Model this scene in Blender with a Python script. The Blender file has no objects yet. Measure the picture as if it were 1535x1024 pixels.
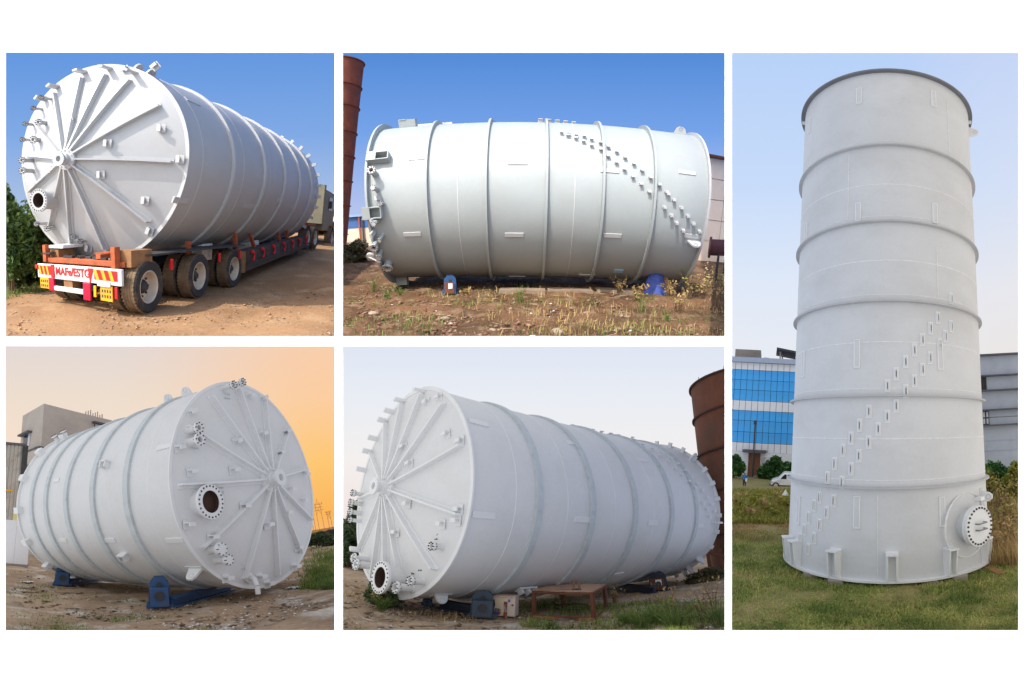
import bpy, bmesh, math, random
import numpy as np
from mathutils import Matrix, Vector, noise
random.seed(7); RS = np.random.RandomState(11)
scn = bpy.context.scene
C = scn.collection
PI = math.pi
rad = math.radians

# ------------------------------------------------------------------ camera, world, sun, exposure
FPX = 700.0; CX, CY = 767.5, 512.0            # photograph pixels per radian and its centre
cam_d = bpy.data.cameras.new('camera'); cam = bpy.data.objects.new('camera', cam_d); C.objects.link(cam)
cam_d.type = 'PANO'
pc = cam_d if hasattr(cam_d, 'panorama_type') else cam_d.cycles
pc.panorama_type = 'EQUIRECTANGULAR'
pc.latitude_min, pc.latitude_max = -CY / FPX, CY / FPX
pc.longitude_min, pc.longitude_max = -CX / FPX, CX / FPX
cam.rotation_euler = (PI / 2, 0, 0)
cam_d.clip_start, cam_d.clip_end = 0.05, 2000
scn.camera = cam

SUN_EL, SUN_AZ = rad(42.5), rad(-159)           # direction towards the sun: azimuth from +Y, clockwise
to_sun = Vector((math.sin(SUN_AZ) * math.cos(SUN_EL), math.cos(SUN_AZ) * math.cos(SUN_EL), math.sin(SUN_EL)))
world = bpy.data.worlds.new('World'); scn.world = world; world.use_nodes = True
wt = world.node_tree; wt.nodes.clear()
wsky = wt.nodes.new('ShaderNodeTexSky'); wsky.sky_type = 'NISHITA'; wsky.sun_disc = False
wsky.sun_elevation = SUN_EL; wsky.sun_rotation = SUN_AZ; wsky.dust_density = 2.0
wbg = wt.nodes.new('ShaderNodeBackground'); wbg.inputs['Strength'].default_value = 0.15
wout = wt.nodes.new('ShaderNodeOutputWorld')
wt.links.new(wsky.outputs[0], wbg.inputs[0]); wt.links.new(wbg.outputs[0], wout.inputs[0])
sun_d = bpy.data.lights.new('sun', 'SUN'); sun = bpy.data.objects.new('sun', sun_d); C.objects.link(sun)
sun_d.energy = 2.0; sun_d.angle = rad(0.6); sun_d.color = (1.0, 0.95, 0.87)
sun.rotation_euler = (-to_sun).to_track_quat('-Z', 'Y').to_euler()
vs = scn.view_settings
vs.view_transform = 'Standard'; vs.look = 'None'; vs.gamma = 1; vs.use_curve_mapping = False
vs.exposure = 1.3
scn.render.engine = 'CYCLES'
scn.cycles.max_bounces = 8; scn.cycles.diffuse_bounces = 4; scn.cycles.glossy_bounces = 3
scn.cycles.transmission_bounces = 3; scn.cycles.use_denoising = True
scn.cycles.caustics_reflective = False; scn.cycles.caustics_refractive = False

# ------------------------------------------------------------------ the five stages of the display
FIT = {  # tank: centre of the near end, axis, length, roof height, ring positions (radius = 1); up: the stage's own vertical
 1: dict(C=(-3.44,2.76,1.785), a=(-0.175,0.960,0.221), L=4.7, H=0.39, up=(0.179,-0.206,0.962), h=1.40, s=1.5, r=(9,79,501.5,504)),
 2: dict(C=(-1.52,5.84,1.84), a=(0.999,-0.034,-0.014), L=3.68, H=0.15, up=(0.010,-0.25,0.968), h=1.12, s=1.3, r=(514,79,1086.5,504)),
 3: dict(C=(-2.28,3.66,-1.35), a=(-0.94,0.062,-0.335), L=2.83, H=0.22, up=(-0.308,0.27,0.913), h=1.10, s=2.5, r=(8.5,519,501.5,945)),
 4: dict(C=(-0.95,4.10,-1.40), a=(0.753,0.589,-0.293), L=3.98, H=0.20, up=(0.03,0.415,0.909), h=1.10, s=2.5, r=(514,519,1086.5,945)),
 5: dict(C=(4.14,4.00,2.88), a=(-0.147,-0.147,-0.978), L=5.33, H=0.0, up=(0.147,0.147,0.978), h=0.0, s=5.4, r=(1097,79,1526.5,945)),
}
RINGS = {1:(.20,.40,.57,.73,.88), 2:(.18,.35,.52,.68,.83), 3:(.2,.39,.57,.73,.86), 4:(.17,.34,.51,.69,.84), 5:(.21,.38,.53,.69,.84)}
R = 2.0
def unit(v): v = np.array(v, float); return v / np.linalg.norm(v)
for k, d in FIT.items():
    a = unit(d['a']); c = np.array(d['C'], float)
    if k < 5:
        n = np.array(d['up'], float); n = unit(n - a * (n @ a))
        o = c - n * d['h']; X = a
    else:
        n = -a; o = c + a * d['L']
        X = np.cross(unit(o - n * (o @ n)), n)
    Y = np.cross(n, X)
    d['n'] = n; d['B'] = np.c_[X, Y, n]; d['O'] = o * R
    d['cam'] = -d['B'].T @ d['O']
    s = d['s']; M = Matrix.Identity(4)
    for i in range(3):
        for j in range(3): M[i][j] = s * d['B'][i, j]
        M[i][3] = s * d['O'][i]
    d['M'] = M
def wray(px, py):
    az = (px - CX) / FPX; el = (CY - py) / FPX
    return np.array([math.sin(az) * math.cos(el), math.cos(az) * math.cos(el), math.sin(el)])
def lray(k, px, py): return FIT[k]['B'].T @ wray(px, py)
def G(k, px, py, z=0.0):            # point of the stage's level z seen in that direction
    o = FIT[k]['cam']; r = lray(k, px, py); t = (z - o[2]) / r[2]; p = o + r * t
    return Vector(p)
def AT(k, px, py, D):               # point at horizontal distance D
    el = (CY - py) / FPX
    return Vector(FIT[k]['cam'] + lray(k, px, py) * (D / math.cos(el)))
def VZ(k, p, px, py):               # height over p reached in that direction
    o = FIT[k]['cam']; r = lray(k, px, py)
    t = math.hypot(p[0] - o[0], p[1] - o[1]) / math.hypot(r[0], r[1]); return o[2] + r[2] * t
def U(k, p): return float(np.linalg.norm(np.array(p) - FIT[k]['cam'])) / FPX
def YAW(k, p): o = FIT[k]['cam']; return math.atan2(p[1] - o[1], p[0] - o[0]) - PI / 2

# ------------------------------------------------------------------ materials
def lin(r, g, b):
    f = lambda c: (c / 255 / 12.92) if c / 255 <= .04045 else ((c / 255 + .055) / 1.055) ** 2.4
    return (f(r), f(g), f(b), 1)
def mat(name, col, rough=.6, metal=0, var=.12, vscale=3, fine=.06, fscale=60, bump=.0, bscale=40, stain=None, stain_amt=0, stain_scale=1.5, streak=0):
    m = bpy.data.materials.new(name); m.use_nodes = True
    nt = m.node_tree; b = nt.nodes['Principled BSDF']; L = nt.links.new
    b.inputs['Roughness'].default_value = rough; b.inputs['Metallic'].default_value = metal
    tc = nt.nodes.new('ShaderNodeTexCoord')
    def nz(scale, det=5, rough_=.6, vec=None):
        n = nt.nodes.new('ShaderNodeTexNoise'); n.inputs['Scale'].default_value = scale
        n.inputs['Detail'].default_value = det; n.inputs['Roughness'].default_value = rough_
        L(vec or tc.outputs['Object'], n.inputs['Vector']); return n.outputs['Fac']
    def ramp(fac, p0, c0, p1, c1):
        r = nt.nodes.new('ShaderNodeValToRGB'); r.color_ramp.elements[0].position = p0; r.color_ramp.elements[0].color = c0
        r.color_ramp.elements[1].position = p1; r.color_ramp.elements[1].color = c1; L(fac, r.inputs[0]); return r.outputs[0]
    def mix(fac, A, B, mode='MIX'):
        x = nt.nodes.new('ShaderNodeMix'); x.data_type = 'RGBA'; x.blend_type = mode
        if isinstance(fac, (int, float)): x.inputs[0].default_value = fac
        else: L(fac, x.inputs[0])
        for s, v in ((6, A), (7, B)):
            if isinstance(v, tuple): x.inputs[s].default_value = v
            else: L(v, x.inputs[s])
        return x.outputs[2]
    c = tuple(col[:3]) + (1,)
    lo = tuple(v * (1 - var) for v in c[:3]) + (1,); hi = tuple(min(1, v * (1 + var)) for v in c[:3]) + (1,)
    out = ramp(nz(vscale), .3, lo, .7, hi)
    if stain:
        vec = None
        if streak:
            mp = nt.nodes.new('ShaderNodeMapping'); mp.inputs['Scale'].default_value = (streak, streak, 1); L(tc.outputs['Object'], mp.inputs[0]); vec = mp.outputs[0]
        f = ramp(nz(stain_scale, 8, .7, vec), .62 - stain_amt * .35, (0, 0, 0, 1), .75, (1, 1, 1, 1))
        out = mix(f, out, tuple(stain))
    if fine:
        out = mix(1.0, out, ramp(nz(fscale, 3), .25, (1 - fine,) * 3 + (1,), .75, (1,) * 3 + (1,)), 'MULTIPLY')
    L(out, b.inputs['Base Color'])
    if bump:
        bp = nt.nodes.new('ShaderNodeBump'); bp.inputs['Strength'].default_value = bump; bp.inputs['Distance'].default_value = .02
        L(nz(bscale, 8, .65), bp.inputs['Height']); L(bp.outputs[0], b.inputs['Normal'])
    m.diffuse_color = c
    return m
def leafmat(name, c0, c1, c2, trans=.25, rough=.55):
    m = bpy.data.materials.new(name); m.use_nodes = True; nt = m.node_tree; L = nt.links.new; b = nt.nodes['Principled BSDF']
    g = nt.nodes.new('ShaderNodeNewGeometry'); r = nt.nodes.new('ShaderNodeValToRGB')
    r.color_ramp.elements[0].color = c0; r.color_ramp.elements[1].color = c2
    e = r.color_ramp.elements.new(.5); e.color = c1
    tc = nt.nodes.new('ShaderNodeTexCoord'); n = nt.nodes.new('ShaderNodeTexNoise'); n.inputs['Scale'].default_value = 1.3; n.inputs['Detail'].default_value = 3
    L(tc.outputs['Object'], n.inputs['Vector'])
    ma = nt.nodes.new('ShaderNodeMath'); ma.operation = 'MULTIPLY_ADD'; ma.inputs[1].default_value = 1.6; ma.inputs[2].default_value = -.55; L(n.outputs['Fac'], ma.inputs[0])
    ad = nt.nodes.new('ShaderNodeMath'); ad.operation = 'MULTIPLY_ADD'; ad.inputs[1].default_value = .6; L(g.outputs['Random Per Island'], ad.inputs[0]); L(ma.outputs[0], ad.inputs[2])
    L(ad.outputs[0], r.inputs[0]); L(r.outputs[0], b.inputs['Base Color']); b.inputs['Roughness'].default_value = rough
    t = nt.nodes.new('ShaderNodeBsdfTranslucent'); L(r.outputs[0], t.inputs[0]); mx = nt.nodes.new('ShaderNodeMixShader'); mx.inputs[0].default_value = trans
    L(b.outputs[0], mx.inputs[1]); L(t.outputs[0], mx.inputs[2]); L(mx.outputs[0], nt.nodes['Material Output'].inputs[0])
    return m
def groundmat(name, cols, scales=(.35, 1.7, 9), bump=.6, pebble=.5, rough=.95, peb_col=None):
    """cols: base, second patch, third patch; big patches, medium patches, fine grain and embedded pebbles"""
    m = bpy.data.materials.new(name); m.use_nodes = True; nt = m.node_tree; L = nt.links.new; b = nt.nodes['Principled BSDF']
    b.inputs['Roughness'].default_value = rough; b.inputs['Specular IOR Level'].default_value = .15
    tc = nt.nodes.new('ShaderNodeTexCoord').outputs['Object']
    def nz(scale, det=6, ro=.62):
        n = nt.nodes.new('ShaderNodeTexNoise'); n.inputs['Scale'].default_value = scale; n.inputs['Detail'].default_value = det; n.inputs['Roughness'].default_value = ro
        L(tc, n.inputs['Vector']); return n.outputs['Fac']
    def rp(f, p0, p1, c0=(0, 0, 0, 1), c1=(1, 1, 1, 1)):
        r = nt.nodes.new('ShaderNodeValToRGB'); e = r.color_ramp.elements; e[0].position = p0; e[1].position = p1; e[0].color = c0; e[1].color = c1; L(f, r.inputs[0]); return r.outputs[0]
    def mix(f, A, B, mode='MIX'):
        x = nt.nodes.new('ShaderNodeMix'); x.data_type = 'RGBA'; x.blend_type = mode
        if isinstance(f, (int, float)): x.inputs[0].default_value = f
        else: L(f, x.inputs[0])
        for s, v in ((6, A), (7, B)):
            if isinstance(v, tuple): x.inputs[s].default_value = v
            else: L(v, x.inputs[s])
        return x.outputs[2]
    o = mix(rp(nz(scales[0]), .42, .6), cols[0], cols[1])
    if len(cols) > 2: o = mix(rp(nz(scales[1]), .52, .66), o, cols[2])
    o = mix(1., o, rp(nz(scales[2] * 3, 8, .75), .25, .75, (.55, .55, .55, 1), (1.15, 1.15, 1.15, 1)), 'MULTIPLY')
    v = nt.nodes.new('ShaderNodeTexVoronoi'); v.inputs['Scale'].default_value = 14; L(tc, v.inputs['Vector'])
    pm = rp(v.outputs['Distance'], .12, .3, (1, 1, 1, 1), (0, 0, 0, 1))
    pk = nt.nodes.new('ShaderNodeMath'); pk.operation = 'MULTIPLY'; L(pm, pk.inputs[0]); L(rp(nz(2.3), .55 , .7), pk.inputs[1])
    pk2 = nt.nodes.new('ShaderNodeMath'); pk2.operation = 'MULTIPLY'; L(pk.outputs[0], pk2.inputs[0]); pk2.inputs[1].default_value = pebble
    o = mix(pk2.outputs[0], o, peb_col or tuple(min(1, c * 1.5) for c in cols[0][:3]) + (1,))
    L(o, b.inputs['Base Color'])
    hh = nt.nodes.new('ShaderNodeMath'); hh.operation = 'MULTIPLY_ADD'; hh.inputs[1].default_value = .35; L(pk.outputs[0], hh.inputs[0]); L(nz(scales[2], 10, .72), hh.inputs[2])
    bp = nt.nodes.new('ShaderNodeBump'); bp.inputs['Strength'].default_value = bump; bp.inputs['Distance'].default_value = .12
    L(hh.outputs[0], bp.inputs['Height']); L(bp.outputs[0], b.inputs['Normal'])
    return m
def emat(name, build):
    m = bpy.data.materials.new(name); m.use_nodes = True; nt = m.node_tree; nt.nodes.clear(); L = nt.links.new
    e = nt.nodes.new('ShaderNodeEmission'); o = nt.nodes.new('ShaderNodeOutputMaterial'); L(e.outputs[0], o.inputs[0])
    L(build(nt, L), e.inputs[0]); return m

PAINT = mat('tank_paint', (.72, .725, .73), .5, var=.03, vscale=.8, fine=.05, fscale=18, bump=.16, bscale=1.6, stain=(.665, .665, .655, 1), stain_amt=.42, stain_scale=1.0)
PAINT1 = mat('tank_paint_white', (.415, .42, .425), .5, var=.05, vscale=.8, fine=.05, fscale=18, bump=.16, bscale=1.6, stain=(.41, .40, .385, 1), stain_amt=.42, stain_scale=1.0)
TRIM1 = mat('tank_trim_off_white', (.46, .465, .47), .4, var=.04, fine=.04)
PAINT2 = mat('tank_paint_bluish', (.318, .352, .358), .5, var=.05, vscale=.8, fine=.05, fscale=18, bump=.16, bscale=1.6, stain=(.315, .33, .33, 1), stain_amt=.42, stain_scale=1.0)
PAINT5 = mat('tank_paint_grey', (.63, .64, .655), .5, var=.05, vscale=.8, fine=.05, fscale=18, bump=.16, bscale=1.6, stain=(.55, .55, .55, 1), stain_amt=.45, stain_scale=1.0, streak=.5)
TRIM = mat('tank_trim_white', (.77, .78, .785), .4, var=.04, fine=.04)
RINGM = mat('stiffener_paint', (.56, .61, .63), .42, var=.06, vscale=5, fine=.05, stain=(.45, .47, .47, 1), stain_amt=.3, stain_scale=6)
WELD = mat('weld_bead', (.74, .745, .75), .5, var=.12, vscale=14, bump=.6, bscale=50)
SLOT = mat('grey_slot', (.26, .26, .265), .7)
DARKHOLE = mat('painted_hole_shade', (.06, .03, .02), .9)  # near-black brown puts the darkness of the open holes into the colour
BLACK = mat('black_paint', (.02, .02, .022), .6)
RUST = mat('rusty_steel', lin(124, 70, 45), .85, var=.3, vscale=1.4, fine=.25, fscale=30, bump=.3, bscale=25, stain=lin(92, 66, 52), stain_amt=.7, stain_scale=.9)
RUSTR = mat('red_rusty_steel', lin(139, 72, 50), .85, var=.25, vscale=1.4, fine=.2, fscale=30, bump=.3, stain=lin(110, 60, 50), stain_amt=.6)
ORANGE = mat('rusty_orange_frame', lin(176, 88, 48), .8, var=.3, vscale=6, fine=.2, bump=.2)
DECK = mat('oily_dark_deck', lin(82, 70, 62), .8, var=.35, vscale=3, fine=.25, bump=.3)
STEELD = mat('dark_steel', lin(62, 60, 60), .7, var=.3, vscale=5, fine=.2)
RUBBER = mat('dusty_rubber', lin(58, 56, 55), .9, var=.15, vscale=5, fine=.15, stain=lin(120, 98, 75), stain_amt=.3, stain_scale=3)
TREAD = mat('dusty_tread', lin(125, 104, 80), .95, var=.25, vscale=6, fine=.3, bump=.5, bscale=60)
RIM = mat('dusty_rim', lin(205, 190, 170), .6, var=.12, vscale=5)
WHITEP = mat('white_painted_steel', (.75, .74, .72), .5, var=.06, fine=.08, stain=lin(150, 120, 100), stain_amt=.3, stain_scale=5)
RED = mat('red_reflector', lin(205, 22, 30), .35, var=.1)
REDP = mat('red_lamp', lin(196, 20, 62), .25, var=.1)
YEL = mat('yellow_reflector', lin(250, 170, 30), .4, var=.08)
YELP = mat('yellow_plate', lin(228, 165, 25), .5, var=.08)
WOOD = mat('brown_wood', lin(150, 108, 70), .85, var=.2, vscale=8, fine=.2, bump=.2)
BLUE = mat('blue_steel', lin(38, 82, 132), .5, var=.2, vscale=4, fine=.15, stain=lin(80, 78, 74), stain_amt=.42, stain_scale=4)
BLUED = mat('grimy_blue_steel', lin(62, 84, 104), .6, var=.3, vscale=4, fine=.2, stain=lin(70, 62, 52), stain_amt=.6, stain_scale=4)
NAVY = mat('navy_beam', lin(42, 50, 66), .6, var=.2, vscale=4, fine=.15)
CLOTHB = mat('blue_cloth', lin(70, 90, 165), .9, var=.25, vscale=8, fine=.1, bump=.3)
CLOTHT = mat('tan_cloth', lin(190, 150, 105), .9, var=.25, vscale=8, fine=.1, bump=.3)
CONC = mat('concrete', lin(158, 150, 140), .95, var=.12, vscale=3, fine=.15, bump=.3, stain=lin(125, 115, 104), stain_amt=.4)
CREAM = mat('cream_painted_box', lin(232, 214, 196), .6, var=.08, fine=.08, stain=lin(190, 165, 140), stain_amt=.3, stain_scale=6)
RENDER3 = mat('grey_render_wall', lin(186, 178, 170), .95, var=.05, vscale=.5, fine=.05, bump=.08, stain=lin(165, 157, 150), stain_amt=.4, stain_scale=.6, streak=.5)
RENDER5 = mat('blue_grey_wall', lin(178, 184, 196), .95, var=.07, vscale=.4, fine=.08, bump=.1, stain=lin(156, 163, 176), stain_amt=.4, stain_scale=.5)
LEDGE = mat('dark_ledge', lin(92, 92, 98), .9, var=.1)
GLASSD = mat('dark_window_glass', lin(38, 40, 44), .12, var=.2)
GLASSL = mat('pale_window_glass', lin(190, 196, 205), .15, var=.1, vscale=8)
GLASSB = mat('blue_glass', lin(60, 165, 240), .3, var=.2, vscale=.35, fine=0)
CLAD = mat('pale_cladding', lin(226, 227, 232), .5, var=.05, fine=.03)
FASCIA = mat('blue_grey_fascia', lin(166, 180, 202), .6, var=.06)
SHEET = mat('corrugated_sheet', lin(176, 170, 160), .6, var=.12, vscale=2, fine=.1, stain=lin(140, 128, 112), stain_amt=.35)
BEIGE = mat('beige_cladding', lin(236, 214, 190), .85, var=.04, fine=.04)
CARW = mat('white_car_paint', (.8, .8, .82), .25, var=.02, fine=0)
PLASTIC = mat('pale_plastic_litter', (.75, .77, .8), .5)
STONEM = mat('stone', lin(158, 140, 122), .95, var=.2, vscale=6, fine=.2, bump=.4, bscale=20)
WALLM = mat('white_display_wall', (.9, .9, .9), .8, var=.004, fine=0)
SKIN = mat('skin', lin(120, 80, 60), .6)
SHIRT = mat('blue_shirt', lin(40, 120, 190), .9); TROUS = mat('dark_trousers', lin(60, 55, 55), .9); HAIR = mat('black_hair', (.02, .018, .016), .8)
LEAF1 = leafmat('green_hedge_leaves', lin(40, 62, 24), lin(78, 104, 44), lin(132, 150, 70))
LEAF2 = leafmat('dark_scrub_leaves', lin(48, 48, 32), lin(84, 80, 52), lin(120, 112, 74))
LEAF4 = leafmat('dull_green_leaves', lin(38, 56, 34), lin(66, 88, 52), lin(112, 124, 84))
LEAF5 = leafmat('fresh_green_leaves', lin(30, 66, 30), lin(58, 104, 46), lin(104, 146, 66))
LEAFY = leafmat('yellow_green_weeds', lin(92, 100, 36), lin(140, 140, 52), lin(182, 168, 80))
GRASS5 = leafmat('lawn_grass', lin(100, 120, 56), lin(150, 164, 82), lin(206, 202, 126), .3, .8)
GRASSD = leafmat('dry_grass', lin(126, 104, 66), lin(176, 148, 96), lin(204, 180, 130), .3, .8)
GRASSG = leafmat('green_grass', lin(66, 94, 42), lin(108, 132, 60), lin(156, 160, 90), .3, .8)
STEM = mat('brown_stems', lin(104, 82, 60), .9)

# ------------------------------------------------------------------ builders
def link(o): C.objects.link(o); return o
class MB:
    def __init__(s): s.v = []; s.f = []; s.sm = []; s.mi = []
    def add(s, vs, fs, smooth=False, mi=0):
        o = len(s.v); s.v += [tuple(v) for v in vs]
        for f in fs: s.f.append(tuple(i + o for i in f)); s.sm.append(smooth); s.mi.append(mi)
        return s
    def box(s, c, d, rot=None, mi=0, taper=1.0):
        x, y, z = d[0] / 2, d[1] / 2, d[2] / 2
        vs = [Vector((sx * x * (taper if sz > 0 else 1), sy * y * (taper if sz > 0 else 1), sz * z)) for sz in (-1, 1) for sy in (-1, 1) for sx in (-1, 1)]
        if rot: vs = [rot @ v for v in vs]
        vs = [v + Vector(c) for v in vs]
        return s.add(vs, [(0, 2, 3, 1), (4, 5, 7, 6), (0, 1, 5, 4), (2, 6, 7, 3), (0, 4, 6, 2), (1, 3, 7, 5)], False, mi)
    def hexa(s, p, mi=0):            # 8 points: bottom 4 then top 4, each loop counter-clockwise
        return s.add(p, [(3, 2, 1, 0), (4, 5, 6, 7), (0, 1, 5, 4), (1, 2, 6, 5), (2, 3, 7, 6), (3, 0, 4, 7)], False, mi)
    def tube(s, p0, p1, r0, r1=None, n=10, caps=True, mi=0):
        r1 = r0 if r1 is None else r1; p0 = Vector(p0); p1 = Vector(p1); a = (p1 - p0).normalized()
        u = a.orthogonal().normalized(); w = a.cross(u); vs = []
        for p, r in ((p0, r0), (p1, r1)):
            vs += [p + (u * math.cos(2 * PI * i / n) + w * math.sin(2 * PI * i / n)) * r for i in range(n)]
        s.add(vs, [(i, (i + 1) % n, n + (i + 1) % n, n + i) for i in range(n)], True, mi)
        if caps:
            s.add(vs[:n], [tuple(range(n))[::-1]], False, mi); s.add(vs[n:], [tuple(range(n))], False, mi)
        return s
    def path(s, pts, r, n=6, mi=0):
        for a, b in zip(pts[:-1], pts[1:]): s.tube(a, b, r, r, n, True, mi)
        return s
    def lathe(s, prof, n=24, mi=0, closed=False, a0=0, a1=2 * PI):   # profile of (r, z) turned about Z
        full = abs(a1 - a0 - 2 * PI) < 1e-6; m = n if full else n + 1
        pr = prof + [prof[0]] if closed else prof
        for (r0, z0), (r1, z1) in zip(pr[:-1], pr[1:]):
            vs = []
            for r, z in ((r0, z0), (r1, z1)):
                vs += [(r * math.cos(a0 + (a1 - a0) * i / n), r * math.sin(a0 + (a1 - a0) * i / n), z) for i in range(m)]
            s.add(vs, [(i, (i + 1) % m, m + (i + 1) % m, m + i) for i in range(n)], True, mi)
        return s
    def prism(s, poly, y0, y1, mi=0):      # polygon in XZ pushed along Y
        n = len(poly); vs = [(x, y0, z) for x, z in poly] + [(x, y1, z) for x, z in poly]
        return s.add(vs, [tuple(range(n)), tuple(range(2 * n - 1, n - 1, -1))] + [(i, n + i, n + (i + 1) % n, (i + 1) % n) for i in range(n)], False, mi)
    def mesh(s, name, mats):
        me = bpy.data.meshes.new(name); me.from_pydata(s.v, [], s.f)
        for m in (mats if isinstance(mats, (list, tuple)) else [mats]): me.materials.append(m)
        me.polygons.foreach_set('use_smooth', s.sm); me.polygons.foreach_set('material_index', s.mi); me.update()
        return me
def recalc(me):
    bm = bmesh.new(); bm.from_mesh(me); bmesh.ops.remove_doubles(bm, verts=bm.verts, dist=1e-5); bmesh.ops.recalc_face_normals(bm, faces=bm.faces); bm.to_mesh(me); bm.free(); me.update(); return me
def part(name, data, mats, parent, M=None, bevel=0, label=None, kind=None):
    me = data.mesh(name, mats) if isinstance(data, MB) else data
    o = link(bpy.data.objects.new(name, me))
    if parent is not None: o.parent = parent
    if M is not None: o.matrix_basis = M
    if bevel:
        b = o.modifiers.new('bevel', 'BEVEL'); b.width = bevel; b.segments = 2; b.limit_method = 'ANGLE'; b.harden_normals = False
    if label: o['label'] = label
    if kind: o['kind'] = kind
    return o
def tag(o, label, cat, group=None):
    o['label'] = label; o['category'] = cat
    if group: o['group'] = group
    return o
def struct(name, me, M=None, kind='structure'):
    o = link(bpy.data.objects.new(name, me)); o['kind'] = kind
    if M is not None: o.matrix_world = M
    return o
def T(x, y=None, z=None):
    return Matrix.Translation(Vector((x, y, z)) if y is not None else Vector(x))
def RZ(a): return Matrix.Rotation(a, 4, 'Z')
def RX(a): return Matrix.Rotation(a, 4, 'X')
def RY(a): return Matrix.Rotation(a, 4, 'Y')
def root(k, name, label, cat, p, yaw=0, group=None, pre=None):
    o = link(bpy.data.objects.new(name, None)); o.empty_display_size = .2
    o.matrix_world = FIT[k]['M'] @ T(Vector(p)) @ RZ(yaw) @ (pre or Matrix.Identity(4))
    return tag(o, label, cat, group)
def solo(k, name, me, label, cat, p, yaw=0, group=None, pre=None):
    o = link(bpy.data.objects.new(name, me)); o.matrix_world = FIT[k]['M'] @ T(Vector(p)) @ RZ(yaw) @ (pre or Matrix.Identity(4))
    return tag(o, label, cat, group)
def np_mesh(name, V, F, m, smooth=False):
    me = bpy.data.meshes.new(name); V = np.asarray(V, np.float32); F = np.asarray(F, np.int32); k = F.shape[1]
    me.vertices.add(len(V)); me.vertices.foreach_set('co', V.ravel())
    me.loops.add(F.size); me.loops.foreach_set('vertex_index', F.ravel())
    me.polygons.add(len(F)); me.polygons.foreach_set('loop_start', np.arange(len(F), dtype=np.int32) * k)
    me.polygons.foreach_set('loop_total', np.full(len(F), k, np.int32))
    me.materials.append(m); me.update(calc_edges=True); me.validate()
    if smooth: me.polygons.foreach_set('use_smooth', np.ones(len(F), bool))
    return me
def orient(z, x):          # rotation with columns x', y', z' : z outward, x hint
    z = Vector(z).normalized(); x = Vector(x); x = (x - z * x.dot(z)).normalized(); y = z.cross(x)
    return Matrix(((x.x, y.x, z.x, 0), (x.y, y.y, z.y, 0), (x.z, y.z, z.z, 0), (0, 0, 0, 1)))
def clip_mesh(me, M, planes):
    """cut away what lies outside a stage; planes: (azimuth, sign)"""
    bm = bmesh.new(); bm.from_mesh(me); bm.transform(M)
    for az, sg in planes:
        no = Vector((math.cos(az), -math.sin(az), 0)) * sg
        g = bm.verts[:] + bm.edges[:] + bm.faces[:]
        bmesh.ops.bisect_plane(bm, geom=g, plane_co=(0, 0, 0), plane_no=no, clear_outer=True)
    bm.transform(M.inverted()); bm.to_mesh(me); bm.free(); me.update()
def clip(o, k, left=None, right=None):
    bpy.context.view_layer.update()
    pl = []
    if left is not None: pl.append(((left - CX) / FPX, -1))
    if right is not None: pl.append(((right - CX) / FPX, 1))
    for q in [o] + list(o.children_recursive):
        if q.type != 'MESH': continue
        pts = [q.matrix_world @ v.co for v in q.data.vertices]
        if all((p.x * math.cos(az) - p.y * math.sin(az)) * sg <= 0 for p in pts for az, sg in pl): continue
        if q.data.users > 1: q.data = q.data.copy()
        clip_mesh(q.data, q.matrix_world, pl)
    for q in [o] + list(o.children_recursive):
        if q.type == 'MESH' and len(q.data.polygons) == 0: bpy.data.objects.remove(q)

# ------------------------------------------------------------------ the display wall with its five openings
W = 3.4; WT = .05
def display_wall():
    xs = sorted({-70, -25, 1560, 1610} | {v for d in FIT.values() for v in (d['r'][0], d['r'][2])})
    ys = sorted({-12, 1024, 1090} | {v for d in FIT.values() for v in (d['r'][1], d['r'][3])})
    fine = []
    for a, b in zip(xs[:-1], xs[1:]):
        n = max(1, int((b - a) / 12)); fine += [a + (b - a) * i / n for i in range(n)]
    fine.append(xs[-1])
    def hole(x, y): return any(d['r'][0] < x < d['r'][2] and d['r'][1] < y < d['r'][3] for d in FIT.values())
    v = []; f = []; nx, ny = len(fine), len(ys)
    for Rr in (W, W + WT):
        for y in ys:
            for x in fine:
                az = (x - CX) / FPX; v.append((Rr * math.sin(az), Rr * math.cos(az), Rr * math.tan((CY - y) / FPX)))
    solid = [[not hole((fine[i] + fine[i + 1]) / 2, (ys[j] + ys[j + 1]) / 2) for i in range(nx - 1)] for j in range(ny - 1)]
    N = nx * ny
    S = lambda j, i: 0 <= j < ny - 1 and 0 <= i < nx - 1 and solid[j][i]
    for j in range(ny - 1):
        for i in range(nx - 1):
            if not solid[j][i]: continue
            a, b, c, d = j * nx + i, j * nx + i + 1, (j + 1) * nx + i + 1, (j + 1) * nx + i
            f += [(a, d, c, b), (a + N, b + N, c + N, d + N)]
            if not S(j - 1, i): f.append((a, b, b + N, a + N))
            if not S(j + 1, i): f.append((d, d + N, c + N, c))
            if not S(j, i - 1): f.append((a, a + N, d + N, d))
            if not S(j, i + 1): f.append((b, c, c + N, b + N))
    me = bpy.data.meshes.new('display_wall'); me.from_pydata(v, [], f); me.materials.append(WALLM); me.update()
    struct('display_wall', me)
display_wall()
def added_floor():  # unseen pale floor, added to bounce sunlight onto the display wall
    zf = W * math.tan((CY - 1090) / FPX); v = [(W * math.sin(rad(a)), W * math.cos(rad(a)), zf) for a in range(-70, 71, 5)]
    v += [(40, 1.2, zf), (40, -40, zf), (-40, -40, zf), (-40, 1.2, zf)]
    me = bpy.data.meshes.new('bounce_floor'); me.from_pydata(v, [], [tuple(range(len(v)))]); me.materials.append(mat('pale_bounce_floor', (.62, .61, .59), .8, var=.05, vscale=.5, fine=.06, fscale=12)); me.update()
    struct('bounce_floor', me)
added_floor()

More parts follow.
